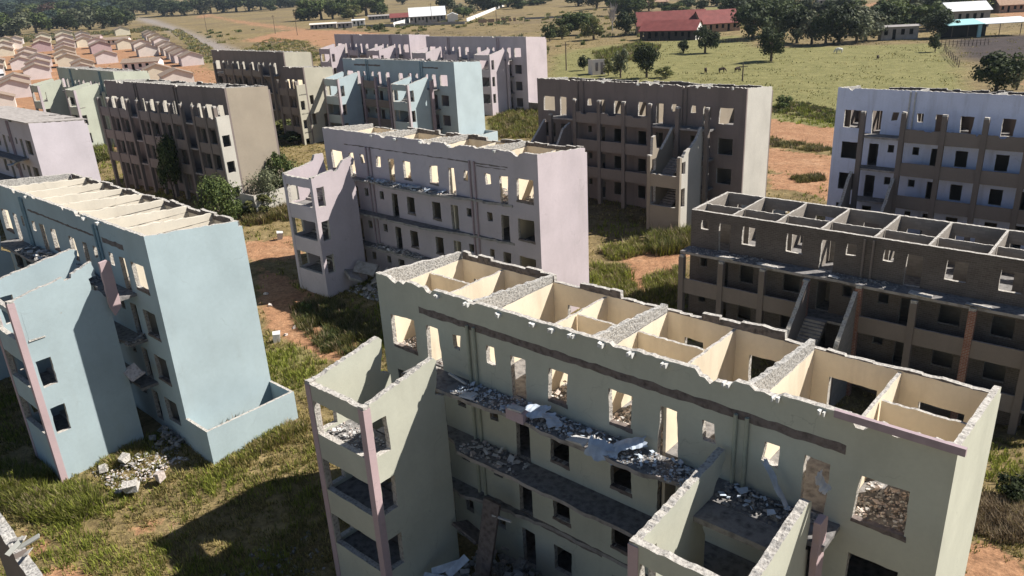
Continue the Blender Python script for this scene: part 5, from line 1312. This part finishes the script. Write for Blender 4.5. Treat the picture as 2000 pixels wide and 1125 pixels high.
# lean-to with a teal roof
p = ground_at(1925, 72); k = px_size(p)
o = empty('lean_to_shed', p, R(-3), 'low open shed with a long pale teal and white roof at the right edge', 'shed')
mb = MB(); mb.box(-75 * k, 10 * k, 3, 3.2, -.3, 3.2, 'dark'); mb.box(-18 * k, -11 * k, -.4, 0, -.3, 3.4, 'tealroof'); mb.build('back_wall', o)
for i, (x0, x1, m_) in enumerate(((-78, -10, 'tealroof'), (-9.6, 80, 'whiteroof'))):
    mb = MB(); a = [(x0 * k, -1.5, 3.5), (x1 * k, -1.5, 3.6), (x1 * k, 5, 4.6), (x0 * k, 5, 4.5)]
    mb.add(a + [(x, y, z - .15) for x, y, z in a], [(0, 1, 2, 3), (7, 6, 5, 4), (0, 4, 5, 1), (1, 5, 6, 2), (2, 6, 7, 3), (3, 7, 4, 0)], m_); mb.build('roof', o)
for x in (-70, -40, 20, 60):
    mb = MB(); mb.tube([(x * k, -1.2, -.2), (x * k, -1.2, 3.5)], [.1, .1], 'wood', 6); mb.build('post', o)
# roofless hut
p = ground_at(1170, 146); k = px_size(p); w = 26 * k; h = 29 * k
o = empty('hut', p, R(8), 'small roofless pale hut with two tall dark openings between bushes', 'hut')
mb = MB()
wall(mb, [(-w / 2, -.4), (w / 2, -.4)] + ragged_top(-w / 2, w / 2, lambda u: h, .05), [rect(-w * .28, -w * .06, h * .25, h * .8, .02), rect(w * .12, w * .34, .05, h * .8, .02)], .2, fr_front(0), 'wallpink', 'wallgrey', 'edge')
wall(mb, [(.2, -.4), (3.8, -.4), (3.8, h * .9), (.2, h)], [], .2, fr_left(-w / 2), 'wallpink', 'wallgrey', 'edge'); wall(mb, [(.2, -.4), (3.8, -.4), (3.8, h * .9), (.2, h)], [], .2, fr_right(w / 2), 'wallpink', 'wallgrey', 'edge')
wall(mb, [(-w / 2, -.4), (w / 2, -.4), (w / 2, h * .9), (-w / 2, h * .9)], [], .2, fr_rear(4), 'wallpink', 'wallgrey', 'edge'); mb.build('wall', o)


# ------------------------------------------------------------------ poles, fences, walls, vehicle, cattle
def pole(px, py, top, label):
    p = ground_at(px, py); k = px_size(p); h = (py - top) * k * 1.05
    o = empty('utility_pole', p, R(rnd.uniform(-15, 15)), label, 'pole', 'wooden utility poles')
    mb = MB(); mb.tube([(0, 0, -.3), (0, 0, h)], [.16, .11], 'wood', 7); mb.build('shaft', o)
    mb = MB(); mb.box(-.9, .9, -.18, -.08, h - .7, h - .55, 'wood'); mb.build('crossarm', o)
pole(1106, 138, 87, 'wooden pole right of the far pink gable'); pole(1450, 158, 126, 'wooden pole just above the cement block roof line')
pole(405, 66, 28, 'wooden pole beside the grey road'); pole(538, 66, 33, 'wooden pole in the grass left of the red soil'); pole(581, 69, 28, 'wooden pole at the edge of the red soil')
pole(970, 49, 15, 'wooden pole in front of the low brick wall'); pole(844, 47, 10, 'wooden pole before the grey white roofed house'); pole(1302, 20, 0, 'pale pole behind the red roofed farmhouse')
def low_wall(name, label, cat, a, b, h, mat, gaps=None):
    p, q = ground_at(*a), ground_at(*b); L = (q - p).length; yaw = math.atan2(q.y - p.y, q.x - p.x)
    o = empty(name, p, yaw, label, cat)
    dz = (q.z - p.z) / L
    for (u0, u1) in (gaps or [(0, 1)]):
        mb = MB(); wall(mb, [(u0 * L, u0 * L * dz - .6), (u1 * L, u1 * L * dz - .6)] + ragged_top(u0 * L, u1 * L, lambda u: h + u * dz, .06, 0, 1.2), [], .25, fr_front(0), mat, mat, mat); mb.build('wall_panel', o)
low_wall('boundary_wall', 'long white boundary wall climbing away from the white roofed house', 'wall', (912, 43), (985, 12), 2.0, 'wallwhite')
low_wall('boundary_wall', 'broken reddish brick wall on the dry grass right of the white roofed house', 'wall', (934, 45), (1010, 41), 1.8, 'wallbrick', [(0, .22), (.25, .42), (.45, .56), (.6, .72), (.78, .85), (.9, .97)])
low_wall('boundary_wall', 'dark low wall running along the garden of the white roofed house', 'wall', (716, 54), (908, 47), 1.5, 'wallgrey')
low_wall('boundary_wall', 'white painted wall piece before the red sheet roofed house', 'wall', (769, 53), (815, 40), 2.4, 'wallwhite')
low_wall('boundary_wall', 'thin dark wall along the top of the dry grass before the farm trees', 'wall', (1024, 38), (1140, 33), 1.0, 'wallgrey')
def fence(label, a, b, n, h=1.5, mat='wood'):
    p, q = ground_at(*a), ground_at(*b)
    o = empty('pole_fence', p, 0, label, 'fence')
    for i in range(n + 1):
        r_ = p.lerp(q, i / n); z = gz(r_.x, r_.y)
        mb = MB(); mb.tube([(r_.x - p.x, r_.y - p.y, z - p.z - .3), (r_.x - p.x + rnd.uniform(-.1, .1), r_.y - p.y, z - p.z + h * rnd.uniform(.85, 1.15))], [.09, .07], mat, 6); mb.build('post', o)
    for f in (.4, .8):
        mb = MB(); pts = [p.lerp(q, i / n) for i in range(n + 1)]
        mb.tube([(r_.x - p.x, r_.y - p.y, gz(r_.x, r_.y) - p.z + h * f + rnd.uniform(-.08, .08)) for r_ in pts], [.05] * (n + 1), mat, 5); mb.build('rail', o)
fence('rough pole fence between the pasture and the dark ploughed yard', (1843, 100), (1872, 132), 9)
fence('pole fence of the dark yard running right from the thorny bush', (1838, 92), (1930, 88), 12)
fence('thin post fence on the grass right of the red roofed farm', (1400, 84), (1452, 82), 9, 1.2)
# white truck at the left edge
p = ground_at(5, 158); k = px_size(p)
o = empty('box_truck', p, VY + R(8), 'white truck parked on red soil at the left edge of the village', 'truck')
mb = MB(); mb.box(-1.05, 1.05, 0, 1.7, .55, 1.45, 'vehicle', .02); mb.box(-.98, .98, .35, 1.7, 1.45, 2.25, 'vehicle', .03); mb.build('cab', o)
mb = MB(); mb.box(-.88, .88, .30, .36, 1.5, 2.1, 'glass'); mb.build('windscreen', o)
mb = MB(); mb.box(-1.1, 1.1, 1.8, 6.0, .8, 3.1, 'vehicle', .02); mb.build('cargo_box', o)
mb = MB(); mb.box(-.95, .95, -.08, .02, .5, .75, 'dark'); mb.build('bumper', o)
for x in (-.95, .95):
    for y in (.75, 4.8):
        mb = MB(); mb.tube([(x - .14, y, .45), (x + .14, y, .45)], [.45, .45], 'rubber', 14); mb.build('wheel', o)
    mb = MB(); mb.box(x * .75 - .14, x * .75 + .14, -.03, .01, .85, 1.05, 'glass'); mb.build('headlight', o)


def cattle(px, py, size, yaw, mat, label, graze=True):
    """one continuous body: trunk, neck, head, four jointed legs and a tail grown with a skin modifier"""
    p = ground_at(px, py)
    V = [(0, 0, 1.0), (.45, 0, 1.02), (-.5, 0, 1.05), (-.75, 0, .98), (.68, 0, 1.08), (.95, 0, .82 if graze else 1.25), (1.1, 0, .45 if graze else 1.42), (1.28, 0, .2 if graze else 1.34)]
    Rr = [.33, .31, .32, .24, .24, .16, .13, .08]
    E_ = [(0, 1), (0, 2), (2, 3), (1, 4), (4, 5), (5, 6), (6, 7)]
    for sy in (-1, 1):
        i = len(V); V += [(.5, sy * .17, .72), (.5, sy * .18, .4), (.5, sy * .18, .02)]; Rr += [.13, .075, .06]; E_ += [(1, i), (i, i + 1), (i + 1, i + 2)]
        i = len(V); V += [(-.62, sy * .18, .75), (-.72, sy * .18, .42), (-.62, sy * .18, .02)]; Rr += [.16, .08, .06]; E_ += [(2, i), (i, i + 1), (i + 1, i + 2)]
        i = len(V); V += [(V[6][0] - .02, sy * .2, V[6][2] + .06)]; Rr += [.04]; E_ += [(6, i)]
    i = len(V); V += [(-.95, 0, .8), (-.98, 0, .4)]; Rr += [.04, .03]; E_ += [(3, i), (i, i + 1)]
    me_ = bpy.data.meshes.new('cow'); me_.from_pydata(V, E_, [])
    o = bpy.data.objects.new('cow', me_); COL.objects.link(o)
    md = o.modifiers.new('skin', 'SKIN'); o.modifiers.new('sub', 'SUBSURF').render_levels = 1
    for j, sv in enumerate(me_.skin_vertices[0].data): sv.radius = (Rr[j], Rr[j]); sv.use_root = j == 0
    me_.materials.append(M[mat])
    o.location = (p.x, p.y, p.z); o.rotation_euler = (0, 0, yaw); o.scale = (size,) * 3
    tag(o, label, 'cow')
cattle(1378, 143, 0.85, R(80), 'hide_dark', 'dark cow standing apart at the left of the three on the pasture')
cattle(1410, 142, 0.85, R(10), 'hide_dark', 'dark cow grazing in the middle of the three on the pasture')
cattle(1440, 141, 0.85, R(30), 'hide_dark', 'dark cow grazing nearest the pole on the pasture')
cattle(1638, 104, 1.0, R(175), 'hide_white', 'white cow on the pasture before the wood')
cattle(1714, 116, 0.7, R(60), 'hide_dark', 'small dark calf far right on the pasture')

# ------------------------------------------------------------------ light, sky, air
sd = Vector((1.308, .166, 1.36)).normalized()
el = math.asin(sd.z); az = math.atan2(sd.x, sd.y)
w = bpy.data.worlds.new('World'); scene.world = w; w.use_nodes = True
nt = w.node_tree; bg = nt.nodes['Background']
sky = nt.nodes.new('ShaderNodeTexSky'); sky.sky_type = 'NISHITA'; sky.sun_disc = False; sky.sun_elevation = el; sky.sun_rotation = az
sky.air_density = 1.0; sky.dust_density = .5; sky.ozone_density = 1.0; sky.altitude = 1200
nt.links.new(sky.outputs[0], bg.inputs[0]); bg.inputs[1].default_value = .05
sun = bpy.data.lights.new('sun', 'SUN'); sun.energy = 5.0; sun.angle = R(.5); sun.color = (1, .95, .87)
so = bpy.data.objects.new('sun', sun); COL.objects.link(so); so.rotation_euler = (-sd).to_track_quat('-Z', 'Y').to_euler(); so.location = (60, 20, 80)
scene.view_settings.view_transform = 'Standard'; scene.view_settings.look = 'None'
scene.view_settings.exposure = .75; scene.view_settings.gamma = 1
scene.cycles.max_bounces = 6; scene.cycles.diffuse_bounces = 4
# ------------------------------------------------------------------ air
hm = bpy.data.materials.new('haze_air'); hm.use_nodes = True
hn = hm.node_tree; hn.nodes.clear(); ho = hn.nodes.new('ShaderNodeOutputMaterial'); hv = hn.nodes.new('ShaderNodeVolumePrincipled')
hv.inputs['Color'].default_value = (.72, .85, 1.0, 1); hv.inputs['Density'].default_value = .00008; hv.inputs['Anisotropy'].default_value = .2
hn.links.new(hv.outputs[0], ho.inputs['Volume']); M['haze_air'] = hm
hz = MB(); hz.box(-5200, 5200, -400, 7200, -40, 70, 'haze_air')
ho_ = hz.build('haze'); ho_['kind'] = 'stuff'
